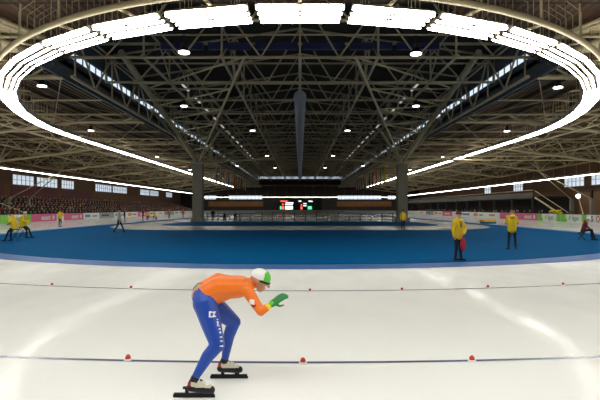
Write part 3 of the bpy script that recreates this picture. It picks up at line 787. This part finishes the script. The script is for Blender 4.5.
# marshal seen from behind
p = gp(512, 250)
o, q, k = standing('person in yellow hooded jacket on blue mat seen from the back', p+Vector((0, 0, .02)), R(75), YEL, DARK, .013, 1.78, headgear=('beanie', BEANIE, False), bulk=1.2,
                   pose=dict(elL=(.06, .25, 1.17), wrL=(.26, .08, 1.15), elR=(.06, -.25, 1.17), wrR=(.26, -.08, 1.15), anL=(.0, .15, .09), toeL=(.15, .2, .045), anR=(0, -.15, .09), toeR=(.15, -.2, .045), kneeL=(.02, .13, .5), kneeR=(.02, -.13, .5)))
obj('hood', MB().ell(q['chest']+Vector((-.1, 0, .16)), (.09, .15, .1), 12, 8), YEL, o)
# marshal standing far left
p = gp(60, 227)
standing('person in yellow jacket standing at the left mat edge before pink boards', p, R(-20), YEL, DARK, .018, 1.78, headgear=('cap', DARK, True), bulk=1.12,
         pose=dict(elL=(.1, .26, 1.15), wrL=(.34, .2, 1.2), elR=(.1, -.26, 1.15), wrR=(.34, -.16, 1.2)))
# walking coach
p = gp(119, 233)
o, q, k = standing('person in pale vest and dark trousers walking across the blue mat', p+Vector((0, 0, .02)), R(8), LGREY, DARK, .017, 1.8, headgear=('cap', DARK, False), bulk=1.05,
         pose=dict(kneeL=(.2, .09, .52), anL=(.33, .09, .1), toeL=(.48, .1, .06), kneeR=(-.1, -.09, .5), anR=(-.33, -.1, .14), toeR=(-.2, -.1, .045), wrL=(-.05, .27, .95), wrR=(.22, -.25, .98), elR=(.0, -.26, 1.15)))
obj('waistcoat', MB().ell((-.01, 0, 1.16), (.165, .235, .33), 16, 10), LGREY, o) if False else None
# person beside the right column
p = gp(403, 229)
standing('person in yellow jacket standing in front of the right column', p, R(-80), YEL, DARK, .018, 1.75, headgear=('cap', DARK, False), bulk=1.1)
# distant standing people on the left
for x, y, lab, top, hd in ((124.5, 222.5, 'person in dark clothes standing on the ice right of the walking coach', DARK, 20),
                           (143, 221.5, 'person in dark clothes left of the distant yellow pair', DARK, 200),
                           (213, 222.2, 'person in dark clothes standing at the left end of the middle fence', DARK, -60)):
    standing(lab, gp(x, y)+Vector((0, 0, .03)), R(hd), top, DARK, .022, 1.75, face=False)
for x, y, lab, hd in ((169, 218.2, 'distant person in orange on the left straight, left one of two', 40), (183, 218, 'distant person in orange on the left straight, right one of two', 100)):
    standing(lab, gp(x, y), R(hd), mat('orange_cloth', srgb(220, 90, 50), .7), DARK, .025, 1.75, face=False)

def seated(label, loc, heading, top, legs, voxel=.015, lean=.18, headgear=None, bulk=1.1, spread=.12, pose=None, face=False, seat=.46, hair=HAIRD):
    z = seat+.1; c, s = math.sin(lean), math.cos(lean)
    ps = dict(hipL=(0, .1, z), hipR=(0, -.1, z), kneeL=(.4, spread+.03, z+.02), kneeR=(.4, -spread-.03, z+.02), anL=(.38, spread+.03, .09), anR=(.38, -spread-.03, .09),
              toeL=(.54, spread+.05, .045), toeR=(.54, -spread-.05, .045), chest=(c*.38, 0, z+.38*s), head=(c*.7+.05, 0, z+.7*s), shL=(c*.5, .17, z+.5*s), shR=(c*.5, -.17, z+.5*s),
              elL=(c*.3+.1, .25, z+.24), elR=(c*.3+.1, -.25, z+.24), wrL=(.34, .12, z+.14), wrR=(.34, -.12, z+.14))
    if pose: ps.update(pose)
    return standing(label, loc, heading, top, legs, voxel, 1.75, pose=ps, headgear=headgear, bulk=bulk, face=face, hair=hair)
def stool(label, loc, rz, hgt=.46, m=BLACK, cat='stool'):
    t = thing('folding_stool', label, cat, loc, rz)
    obj('seat', MB().box((0, 0, hgt-.02), (.36, .36, .04)), m, t)
    for s in (-1, 1):
        obj('leg', MB().tube((-.17, s*.16, hgt-.03), (.2, s*.16, .015), .015, 6), m, t)
        obj('leg', MB().tube((.17, s*.13, hgt-.03), (-.2, s*.13, .015), .015, 6), m, t)
    obj('cross_bar', MB().tube((.2, -.16, .03), (.2, .16, .03), .012, 6), m, t); obj('cross_bar', MB().tube((-.2, -.13, .03), (-.2, .13, .03), .012, 6), m, t)
    return t
# seated pair on the left, back to back
pa = gp(15, 241.5); pb = gp(22.8, 238.5)
perch = dict(kneeL=(.3, .12, .56), kneeR=(.26, -.12, .54), anL=(.46, .14, .09), anR=(.26, -.14, .09), toeL=(.62, .15, .045), toeR=(.42, -.15, .045))
seated('perched person in yellow jacket with dark hair facing left on blue mat', pa+Vector((0, 0, .02)), R(190), YEL, DARK, .014, .28, ('cap', DARK, False), 1.55, .1, perch, seat=.74)
seated('perched person in yellow jacket with pale hat facing right on blue mat', pb+Vector((.0, .0, .02)), R(10), YEL, DARK, .014, .1, ('hat', WOOL, False), 1.55, .1, perch, seat=.74)
stool('dark folding stool under the left one of the perched yellow pair', pa+Vector((.02, 0, .02)), R(15), .7)
stool('dark folding stool under the right one of the perched yellow pair', pb+Vector((.0, 0, .02)), R(15), .7)
# seated coach on the right
pc = gp(581, 240.5)
seated('seated person in maroon jacket and white cap on a blue folding stool', pc+Vector((.1, 0, .02)), R(-25), MAROON, DARK, .014, .32, ('cap', WOOL, True), 1.1, .08,
       pose=dict(kneeL=(.42, .12, .6), anL=(.5, .12, .09), toeL=(.66, .12, .045), kneeR=(.44, -.1, .62), anR=(.6, -.1, .09), toeR=(.76, -.1, .045)))
obj_stool = stool('blue folding stool under the person in maroon jacket', pc+Vector((.02, 0, .02)), R(-25), m=mat('blue_stool', srgb(16, 24, 50), .5))
# distant pair in yellow on a bench
pd = gp(152, 219.6)
bn = thing('bench', 'low dark bench under the distant yellow pair on the ice', 'bench', pd, 0)
obj('seat', MB().box((0, 0, .43), (1.9, .4, .06)), BLACK, bn)
for s in (-1, 1): obj('leg', MB().box((s*.75, 0, .2), (.08, .36, .4)), BLACK, bn)
seated('distant seated person in yellow on the bench, left one', pd+Vector((-.5, 0, 0)), R(-100), YEL, DARK, .022, .2, None, 1.25)
seated('distant seated person in yellow on the bench, right one', pd+Vector((.42, 0, 0)), R(-80), YEL, DARK, .022, .25, None, 1.25)
# dark seated people behind the middle fence
for x, lab, hd in ((225, 'dark seated person by the middle fence, left one of two', -90), (235, 'dark seated person by the middle fence, right one of two', -70)):
    e = gp(x, 221.2); seated(lab, e+Vector((0, 0, .03)), R(hd), DARK, DARK, .024, .35)
    stool('dark stool under the %s seated person by the middle fence' % ('left' if x < 230 else 'right'), e+Vector((0, 0, .03)), 0)

# ------------------------------------------------------------------ the speed skater
def sk(x, y, Y): return at(x, y, Y)
seg = []
O_, B_, S_, G_, Y_, W_, RD_ = 0, 1, 2, 3, 4, 5, 6
hipR, kneR, anR = sk(205, 303, 5.0), sk(217.5, 345, 4.86), sk(195.5, 377, 4.8)
hipL, kneL, anL = sk(209, 303, 5.18), sk(234, 322, 5.28), sk(225, 359, 5.335)
shR, elR, wrR = sk(247, 290, 4.98), sk(261, 311.5, 4.86), sk(271.8, 304, 4.88)
shL, elL, wrL = sk(244, 284, 5.3), sk(217, 277, 5.42), sk(199.5, 285.5, 5.1)
pel = sk(205, 295, 5.09)
mid = sk(219, 287.5, 5.1); chest = sk(240, 286.5, 5.12); neck = sk(251, 284, 5.13)
hd = sk(259.8, 280.5, 5.1)
Yv = Vector((0, 1, 0))
for w in (-1, 1):
    seg.append((pel+Yv*w*.06+Vector((0, 0, -.02)), hipR.lerp(hipL, .5)+Yv*w*.09+Vector((-.005, 0, .0)), .12, .125, B_))
    seg.append((pel+Yv*w*.045+Vector((.05, 0, .035)), mid+Yv*w*.045, .118, .118, O_))
    seg.append((mid+Yv*w*.045, chest+Yv*w*.07, .124, .11, O_))
    seg.append((sk(215, 295, 5.1)+Yv*w*.05, sk(226, 290, 5.1)+Yv*w*.05, .1, .1, O_))
seg.append((chest, neck+Vector((.02, 0, .01)), .1, .062, O_))
seg.append((shR, shL, .075, .075, O_))
seg.append((neck, hd+Vector((-.03, 0, 0)), .06, .056, O_))
for h_, kn, an, m1 in ((hipR, kneR, anR, 0), (hipL, kneL, anL, 0)):
    q = h_.lerp(kn, .5)
    seg += [(h_, q, .126, .106, B_), (q, kn, .106, .076, B_)]
    calf = kn.lerp(an, .35)+Vector((-.02, 0, 0))
    seg += [(kn, calf, .074, .066, B_), (calf, an, .066, .04, B_)]
    foot = an+Vector((.12, 0, -.075)); seg += [(an, an+Vector((.01, 0, -.05)), .036, .036, S_), (an+Vector((-.01, 0, -.06)), foot, .032, .026, W_)]
seg += [(shR, elR, .066, .047, O_), (elR, elR.lerp(wrR, .45), .046, .042, O_), (elR.lerp(wrR, .45), elR.lerp(wrR, .75), .041, .036, Y_), (elR.lerp(wrR, .75), wrR, .036, .03, 7)]
hand(seg, wrR, sk(283.5, 295.5, 4.9)-wrR, Vector((.25, .6, -.4)), G_, 1.12, .4, -1)
seg += [(shL, elL, .066, .048, O_), (elL, wrL, .046, .032, O_)]
seg += [(wrL, wrL+(sk(189, 296.5, 5.02)-wrL)*.35, .034, .034, G_)]
hand(seg, wrL, sk(189, 297, 5.0)-wrL, Vector((.8, .1, -.3)), S_, 1.05, .5, 1)
fdir = Vector((.86, -.1, -.36)); fup = Vector((.36, 0, .9))
head(seg, hd, fdir, fup, S_, 1.08)
segn = len(seg)
def paint(cen, nor, idx, who):
    px = 300+F*cen[:, 0]/cen[:, 1]; py = 208+F*(H-cen[:, 2])/cen[:, 1]
    idx = idx.copy()
    leg = (idx == B_) & (cen[:, 1] < 5.05) & (nor[:, 1] < -.35)
    for cx, cy, w_, h_ in ((212.3, 312.2, 7, 1.4), (212.3, 316.6, 7, 1.3), (209.6, 314.4, 1.6, 5), (214, 314.2, 1.5, 4.4), (217.6, 319.6, 1.4, 1.4),
                           (219, 322, 4.6, 1.1), (219.6, 325.6, 4.6, 1.1), (217.8, 324, 1.4, 3.4), (221.3, 324, 1.4, 3.4),
                           (221, 329, 4.4, 1.4), (221.6, 332.5, 4.4, 2.0), (222.3, 337, 4.6, 1.3), (222.8, 341, 4.8, 1.3), (222.6, 346, 5.2, 1.3)):
        idx[leg & (abs(px-cx) < w_/2) & (abs(py-cy) < h_/2)] = W_
    # white and red emblem on the upper arm
    arm = (idx == O_) & (nor[:, 1] < -.2) & (cen[:, 1] < 4.97)
    idx[arm & (abs(px-251.8) < 2.6) & (abs(py-302) < 2.4)] = W_
    idx[arm & (abs(px-253) < 3.2) & (abs(py-305.8) < 1.1)] = RD_
    # neck and hood edge
    return idx
skater = body('person', seg, [ORANGE, ROYAL, SKIN, GREENG, YELL, WHITE, REDC, LIME], .0085, paint, 4)
tag(skater, 'speed skater in orange and blue suit bent low on the ice', 'person')
# helmet in white and lime halves
s_ = fdir.normalized().cross((fup-fdir.normalized()*fup.dot(fdir.normalized())).normalized()); u_ = s_.cross(fdir.normalized()).normalized(); f_ = fdir.normalized()
rot = Matrix((f_, -s_, u_)).transposed()
hm_ = MB().ell(hd+u_*.035-f_*.005, (.112, .1, .098), 28, 12, 0, rot, zmin=-.12)
me = hm_.mesh('helmet', [WHITE, LIME])
for pgn in me.polygons:
    lc = rot.transposed() @ (Vector(pgn.center)-hd)
    if (lc.x > .035 and lc.z > -.1) or (abs(lc.y) < .02 and lc.x > -.06): pgn.material_index = 1
link('helmet', me, skater)
gl_ = MB(); gl_.path([hd+f_*.02+s_*.098+u_*.015, hd+f_*.085+s_*.06+u_*.01, hd+f_*.105+u_*.012, hd+f_*.085-s_*.06+u_*.01, hd+f_*.02-s_*.098+u_*.015], .013, 6)
obj('sunglasses', gl_, BLACK, skater)
WHITEBOOT = mat('pale_boot', srgb(216, 210, 186), .5); REDBOOT = mat('red_boot', srgb(168, 34, 34), .5)
def skate(an, tilt, par, dx):
    A = Vector(an); f = Vector((math.cos(tilt), 0, -math.sin(tilt)))
    seg2 = [(A+Vector((-.008, 0, -.022)), A+Vector((-.01, 0, -.06)), .042, .046, 0), (A+Vector((-.03, 0, -.03)), A+Vector((-.035, 0, -.05)), .03, .034, 1), (A+Vector((-.045, 0, -.068)), A+Vector((-.035, 0, -.092)), .036, .036, 2), (A+Vector((-.01, 0, -.07)), A+Vector((-.02, 0, -.075))+f*.16, .04, .03, 0),
            (A+Vector((-.05, 0, -.105)), A+Vector((-.03, 0, -.098))+f*.19, .041, .04, 1), (A+Vector((-.005, 0, -.012)), A+Vector((-.006, 0, -.024)), .046, .047, 1), (A+Vector((.02, 0, -.045)), A+Vector((0, 0, -.062))+f*.09, .034, .034, 0), (A+Vector((.05, 0, -.045)), A+Vector((.02, 0, -.06))+f*.06, .026, .026, 1)]
    b_ = body('boot', seg2, [WHITEBOOT, BLACK, REDBOOT], .008, None, 3)
    b_.parent = par
    zb = .021-A.z
    r_ = Matrix.Rotation(0.0, 3, 'Y')
    P0 = A+Vector((dx, 0, zb))
    obj('blade', MB().box(P0, (.42, .006, .03), 0, rot=r_).box(P0+r_@Vector((0, 0, .02)), (.4, .022, .022), 0, rot=r_), CHROME, b_)
    fr = MB()
    fr.box(P0+r_@Vector((-.07, 0, .055)), (.035, .024, .07), 0, rot=r_); fr.box(P0+r_@Vector((.09, 0, .05)), (.05, .024, .07), 0, rot=r_); fr.box(P0+r_@Vector((.01, 0, .082)), (.24, .03, .02), 0, rot=r_)
    obj('blade_frame', fr, CHROME, b_)
    return P0
skate(anR, .16, skater, -.015); skate(anL, .1, skater, .045)

# ------------------------------------------------------------------ lane markers on the ice
def marker(label, loc, first=[None], group=None):
    if first[0] is not None: return dup(first[0], loc, 0, label, group)
    t = thing('lane_marker', label, 'lane marker', loc, 0, group)
    mbx = MB().tube((0, 0, 0), (0, 0, .022), .055, 14, r2=.045); obj('base', mbx, WHITEPAINT, t)
    obj('cap', MB().ell((0, 0, .02), (.034, .034, .055), 12, 8, zmin=-.0), mat('red_rubber', srgb(200, 56, 30), .5), t)
    first[0] = t; return t
for x, y, lab in ((303, 363.5, 'red and white lane marker on the near line, middle one right of the skater'), (128, 360.2, 'red and white lane marker on the near line left of the skater'), (472, 361.3, 'red and white lane marker on the near line, rightmost of three'),
                  (52, 285.8, 'red lane marker on the far line, leftmost'), (131, 288.7, 'red lane marker on the far line, just left of the skater'), (310, 291.6, 'red lane marker on the far line, first right of the skater'),
                  (402, 290.7, 'red lane marker on the far line, second right of the skater'), (488, 288, 'red lane marker on the far line, third right of the skater'), (563, 285.4, 'red lane marker on the far line, rightmost')):
    p = gp(x, y); marker(lab, p)
# ------------------------------------------------------------------ middle fence
fn = thing('fence', 'long low railing fence between the two big columns', 'fence', (0, 67.2, 0))
for z in (.25, .7, 1.15): obj('rail', MB().tube((-13, 0, z), (13, 0, z), .045, 6), BLACK if z < 1 else DSTEEL, fn)
for k in range(18): obj('post', MB().tube((-13+26*k/17, 0, .03), (-13+26*k/17, 0, 1.2), .075, 6), BLACK, fn)
# hockey-rink style boards in the dark middle
tag(obj('rink_boards', MB().strip([], [], 0, 0) if False else MB().box((0, 140, .55), (26, .2, 1.1)), mat('rink_board', srgb(150, 146, 132), .6)), 'low pale boards across the far middle of the infield', 'boards')

# scoreboard
sb = thing('scoreboard', 'black electronic scoreboard at the far end of the hall', 'scoreboard', (0.3, 176, .0))
obj('cabinet', MB().box((0, .3, 3.1), (15.6, .5, 4.0)), BLACK, sb)
for s in (-1, 1): obj('leg', MB().box((s*6.5, .4, .55), (.3, .3, 1.1)), BLACK, sb)
EM = lambda n, c, s: mat(n, (.02, .02, .02), .5, emit=c, estr=s)
WL, RL, GLm = EM('white_led', (1, 1, 1), 1.3), EM('red_led', (1, .12, .08), 1.1), EM('green_led', (.1, .8, .35), .9)
def led(x, y, w, h, m, nm='display_row'):
    c = at(x, y, 176); obj(nm, MB().box((c.x-.3, .03, c.z), (w/F*176, .04, h/F*176)), m, sb)
for x, y, w, h, m in ((284, 201.2, 7.4, 1.2, RL), (300, 201.2, 2.6, 1, WL), (310, 201.2, 3, 1, WL), (283, 204.3, 2, 1.2, RL), (289.5, 202.9, 8, .8, WL), (289, 204.6, 7.4, .9, WL), (305, 203.6, 3, .8, WL), (305, 205.7, 3, .8, WL),
                      (301.5, 205, 1.6, 1.2, RL), (280.7, 207.8, 1.4, 3.4, GLm), (283, 207.8, 2, 3.4, RL), (289, 207.8, 7.6, 3.2, WL), (301.5, 208, 1.8, 3, RL), (309.8, 207.8, 4, 3.2, GLm), (312, 201.5, 1, .8, WL)):
    led(x, y, w, h, m)

# yellow and blue crash pads
pd = gp(488, 223.6)
for i, (dx, m, lab, z) in enumerate(((0, mat('pad_blue', srgb(54, 96, 150), .6), 'long blue foam pad on the ice under a yellow one', 0), (0, YEL, 'long yellow foam pad lying on a blue one on the ice', .24))):
    mbp = MB(); n = 5
    poly = [(-.9, -.3), (-.8, -.4), (.8, -.4), (.9, -.3), (.9, .3), (.8, .4), (-.8, .4), (-.9, .3)]
    mbp.prism(poly, 0, .23); mbp.box((0, 0, .115), (.02, .82, .235))
    tag(obj('foam_pad', mbp, m, None, pd+Vector((0, 0, z)), R(6)), lab, 'foam pad')
# flowers behind the kpn board
fl = thing('flower_box', 'box of yellow flowers standing behind the right green and white boards', 'flower box', (37.0, 69.6, 0))
obj('box', MB().box((0, 0, .5), (.5, 3.6, 1.0)), DARKV, fl)
lf = MB(); ff = MB()
for k in range(60):
    y = random.uniform(-1.7, 1.7); x = random.uniform(-.2, .2); z = 1.05+random.uniform(.0, .5)
    lf.ell((x, y, z-.12), (.1, .12, .1), 6, 4); ff.ell((x*1.1, y, z+.04), (.1, .12, .09), 6, 4)
f1 = obj('leaves', lf, mat('leaf', srgb(64, 96, 40), .7), fl); f1['kind'] = 'stuff'
f2 = obj('blossoms', ff, mat('yellow_petal', srgb(236, 206, 30), .6), fl); f2['kind'] = 'stuff'
# work lamp on leaning pole
p0 = Vector((37.6, 63.3, 0)); lm = thing('pole_lamp', 'bright lamp on a leaning pole behind the seated coach', 'lamp', p0)
top_ = at(578, 196.2, 66)-p0
obj('base', MB().box((0, 0, .12), (.6, .6, .24)), BLACK, lm); obj('pole', MB().tube((0, 0, .2), top_, .06, 8), STEEL, lm)
obj('head', MB().ell(top_+Vector((.12, .1, 0)), (.3, .3, .3), 12, 8), BLACK, lm)
obj('lens', MB().ell(top_+Vector((-.02, -.1, 0)), (.28, .28, .28), 12, 8), mat('work_lamp_glass', (.9, .9, .9), .3, emit=(1, .98, .95), estr=8), lm)

# flags along the middle
cols = [srgb(176, 30, 40), srgb(224, 224, 220), srgb(34, 60, 140), srgb(214, 178, 30), srgb(20, 110, 60), srgb(220, 110, 30), srgb(28, 28, 30)]
FM = [mat('flag_%d' % i, c, .8) for i, c in enumerate(cols)]; CN = ['red', 'white', 'blue', 'yellow', 'green', 'orange', 'black']
combos = [(0, 1, 2), (2, 1, 0), (0, 0, 1), (3, 3, 2), (4, 1, 5), (0, 3, 0), (6, 0, 3), (2, 2, 3), (1, 0, 0), (4, 1, 0), (0, 1, 4)]
for s, nm in ((-1, 'left'), (1, 'right')):
    for k in range(11):
        cb = combos[(k+(3 if s > 0 else 0)) % 11]; y = 80+4.3*k
        t = thing('hanging_flag', '%s, %s and %s hanging flag, %s in the %s row' % (CN[cb[0]], CN[cb[1]], CN[cb[2]], ORD[k], nm), 'flag', (s*14.0, y, H+7.0))
        cl_ = MB(); nn = 9
        for b3 in range(3):
            vs = []
            for i in range(nn):
                z = -2.7*i/(nn-1)
                for j in (0, 1):
                    u = -.9+.6*(b3+j); vs.append((.05*math.sin(3*u+.8*z), u, z)); 
            vs += [(x+.02, y_, z) for x, y_, z in vs]
            fs = [(2*i, 2*i+1, 2*i+3, 2*i+2) for i in range(nn-1)]+[(2*nn+2*i+2, 2*nn+2*i+3, 2*nn+2*i+1, 2*nn+2*i) for i in range(nn-1)]
            cl_.add(vs, fs, b3, True)
        obj('cloth', cl_, [FM[i] for i in cb], t); obj('rod', MB().tube((0, -1, .03), (0, 1, .03), .03, 6), STEEL, t)
        obj('cord', MB().tube((0, 0, .03), (0, 0, .75), .012, 5), STEEL, t)

# ------------------------------------------------------------------ spectators
def spectator_mesh(top, hair, variant):
    segs = [((0, .07, .45), (.03, .06, .8), .12, .13, 0), ((0, -.07, .45), (.03, -.06, .8), .12, .13, 0), ((.02, .16, .88), (.02, -.16, .88), .075, .075, 0), ((.02, 0, .9), (.04, 0, 1.05), .055, .05, 2),
            ((0, .1, .5), (.4, .12, .5), .085, .07, 1), ((0, -.1, .5), (.4, -.12, .5), .085, .07, 1), ((.4, .12, .5), (.4, .12, .12), .065, .045, 1), ((.4, -.12, .5), (.4, -.12, .12), .065, .045, 1),
            ((.4, .12, .05), (.55, .13, .045), .045, .04, 4), ((.4, -.12, .05), (.55, -.13, .045), .045, .04, 4),
            ((.05, 0, 1.13), (.07, 0, 1.1), .092, .075, 2), ((.03, 0, 1.17), (.05, 0, 1.19), .095, .09, 3), ((.15, 0, 1.12), (.15, 0, 1.1), .015, .015, 2)]
    el = .26; raise_ = variant == 1
    for s in (1, -1):
        wr = (.32, s*.08, .68) if not raise_ else (.34, s*.07, .95)
        segs += [((.02, s*.19, .86), (.1, s*.26, .64), .06, .05, 0), ((.1, s*.26, .64), wr, .05, .04, 0), (wr, (wr[0]+.09, wr[1], wr[2]+.03), .035, .025, 2)]
    o = body('spectator', segs, [top, DARK, SKIN, hair, SHOE], .045, None, 2)
    me = o.data; bpy.data.objects.remove(o); return me
tops = [('dark', srgb(24, 24, 28)), ('grey', srgb(52, 52, 56)), ('brown', srgb(50, 38, 30)), ('navy', srgb(26, 30, 50)), ('orange', srgb(140, 62, 30)), ('red', srgb(90, 28, 28)), ('pale', srgb(96, 94, 88)), ('green', srgb(34, 46, 38))]
SM = []
for i, (n, c) in enumerate(tops):
    SM.append((n, spectator_mesh(mat('spectator_%s' % n, c, .8), [HAIRD, mat('brown_hair', srgb(92, 64, 40), .8), mat('white_hat', srgb(190, 186, 176), .8)][i % 3], i % 2)))
wts = [10, 5, 4, 5, 2.2, 2.2, 2.5, 2]
cnt = 0
for row in range(7):
    y = 54.5+random.uniform(0, .8)
    while y < (98 if row < 6 else 92):
        n, me = random.choices(SM, wts)[0]
        if y < 66 and row < 4 and random.random() < .45: n, me = SM[4] if random.random() < .7 else SM[5]
        o = link('spectator', me, None, (-(37.2+1.3*row+.72), y, .35+.38*row-.02), R(random.uniform(-25, 5)))
        sc = random.uniform(.93, 1.07); o.scale = (sc, sc, sc)
        tag(o, 'seated spectator in %s top in the packed left stand' % n, 'person', '%s-clad spectators in the left stand' % n); cnt += 1
        y += random.uniform(.9, 1.35)
# the rest of the left crowd, farther off
def crowd(name, label, spots):
    vs = []; fs = []; mi = []; off = 0; mats = []
    for me in [m for _, m in SM]:
        for mm in me.materials:
            if mm not in mats: mats.append(mm)
    for (p, rz, k) in spots:
        me = SM[k][1]; ca, sa = math.cos(rz), math.sin(rz)
        nv = len(me.vertices); co = np.zeros(nv*3); me.vertices.foreach_get('co', co); co = co.reshape(nv, 3)
        q = np.stack([co[:, 0]*ca-co[:, 1]*sa+p[0], co[:, 0]*sa+co[:, 1]*ca+p[1], co[:, 2]+p[2]], 1); vs.append(q)
        mp = [mats.index(mm) for mm in me.materials]
        for pg in me.polygons: fs.append(tuple(v+off for v in pg.vertices)); mi.append(mp[pg.material_index])
        off += nv
    me = bpy.data.meshes.new(name); me.from_pydata(np.concatenate(vs).tolist(), [], fs)
    for mm in mats: me.materials.append(mm)
    me.polygons.foreach_set('material_index', mi); me.update()
    o = link(name, me); o['kind'] = 'stuff'; o['label'] = label; o['category'] = 'crowd'
    return o
sp = []
for row in range(7):
    y = 98.6 if row < 6 else 92.6
    while y < 172:
        sp.append(((-(37.2+1.3*row+.72), y, .35+.38*row-.02), R(random.uniform(-25, 5)), random.choices(range(8), wts)[0])); y += random.uniform(.9, 1.6)
crowd('crowd', 'far part of the crowd in the left stand', sp)
# people standing behind the right boards
for i in range(46):
    y = 75+1.55*i+random.uniform(-.4, .4)
    n, me = random.choices(SM, wts)[0]
    o = link('spectator', me, None, (37.4+random.uniform(0, 1.2), y, .28), R(180+random.uniform(-10, 30)))
    o.scale = (1.02, 1.02, 1.02)
    tag(o, 'spectator in %s top behind the right boards' % n, 'person', '%s-clad spectators behind the right boards' % n)
rs = thing('grandstand', 'low dark step behind the boards on the right side', 'grandstand', (38.1, 74, 0))
obj('tier', MB().box((0, 36, .14), (2.6, 74, .28)), DARKWALL, rs)
# ------------------------------------------------------------------ world, camera, view
w = bpy.data.worlds.new('World'); S.world = w; w.use_nodes = True
w.node_tree.nodes['Background'].inputs['Color'].default_value = (.6, .72, .9, 1); w.node_tree.nodes['Background'].inputs['Strength'].default_value = .5
cam = bpy.data.cameras.new('camera'); co = bpy.data.objects.new('camera', cam); C.objects.link(co)
cam.sensor_width = 36; cam.lens = 36*F/600; cam.shift_y = 8/600; cam.clip_end = 600
co.location = (0, 0, H); co.rotation_euler = (R(90), 0, 0); S.camera = co
S.view_settings.view_transform = 'Standard'; S.view_settings.look = 'None'; S.view_settings.exposure = 0.76; S.view_settings.gamma = 1; S.view_settings.use_curve_mapping = False
S.cycles.max_bounces = 6; S.cycles.diffuse_bounces = 3; S.cycles.glossy_bounces = 3; S.cycles.use_denoising = True
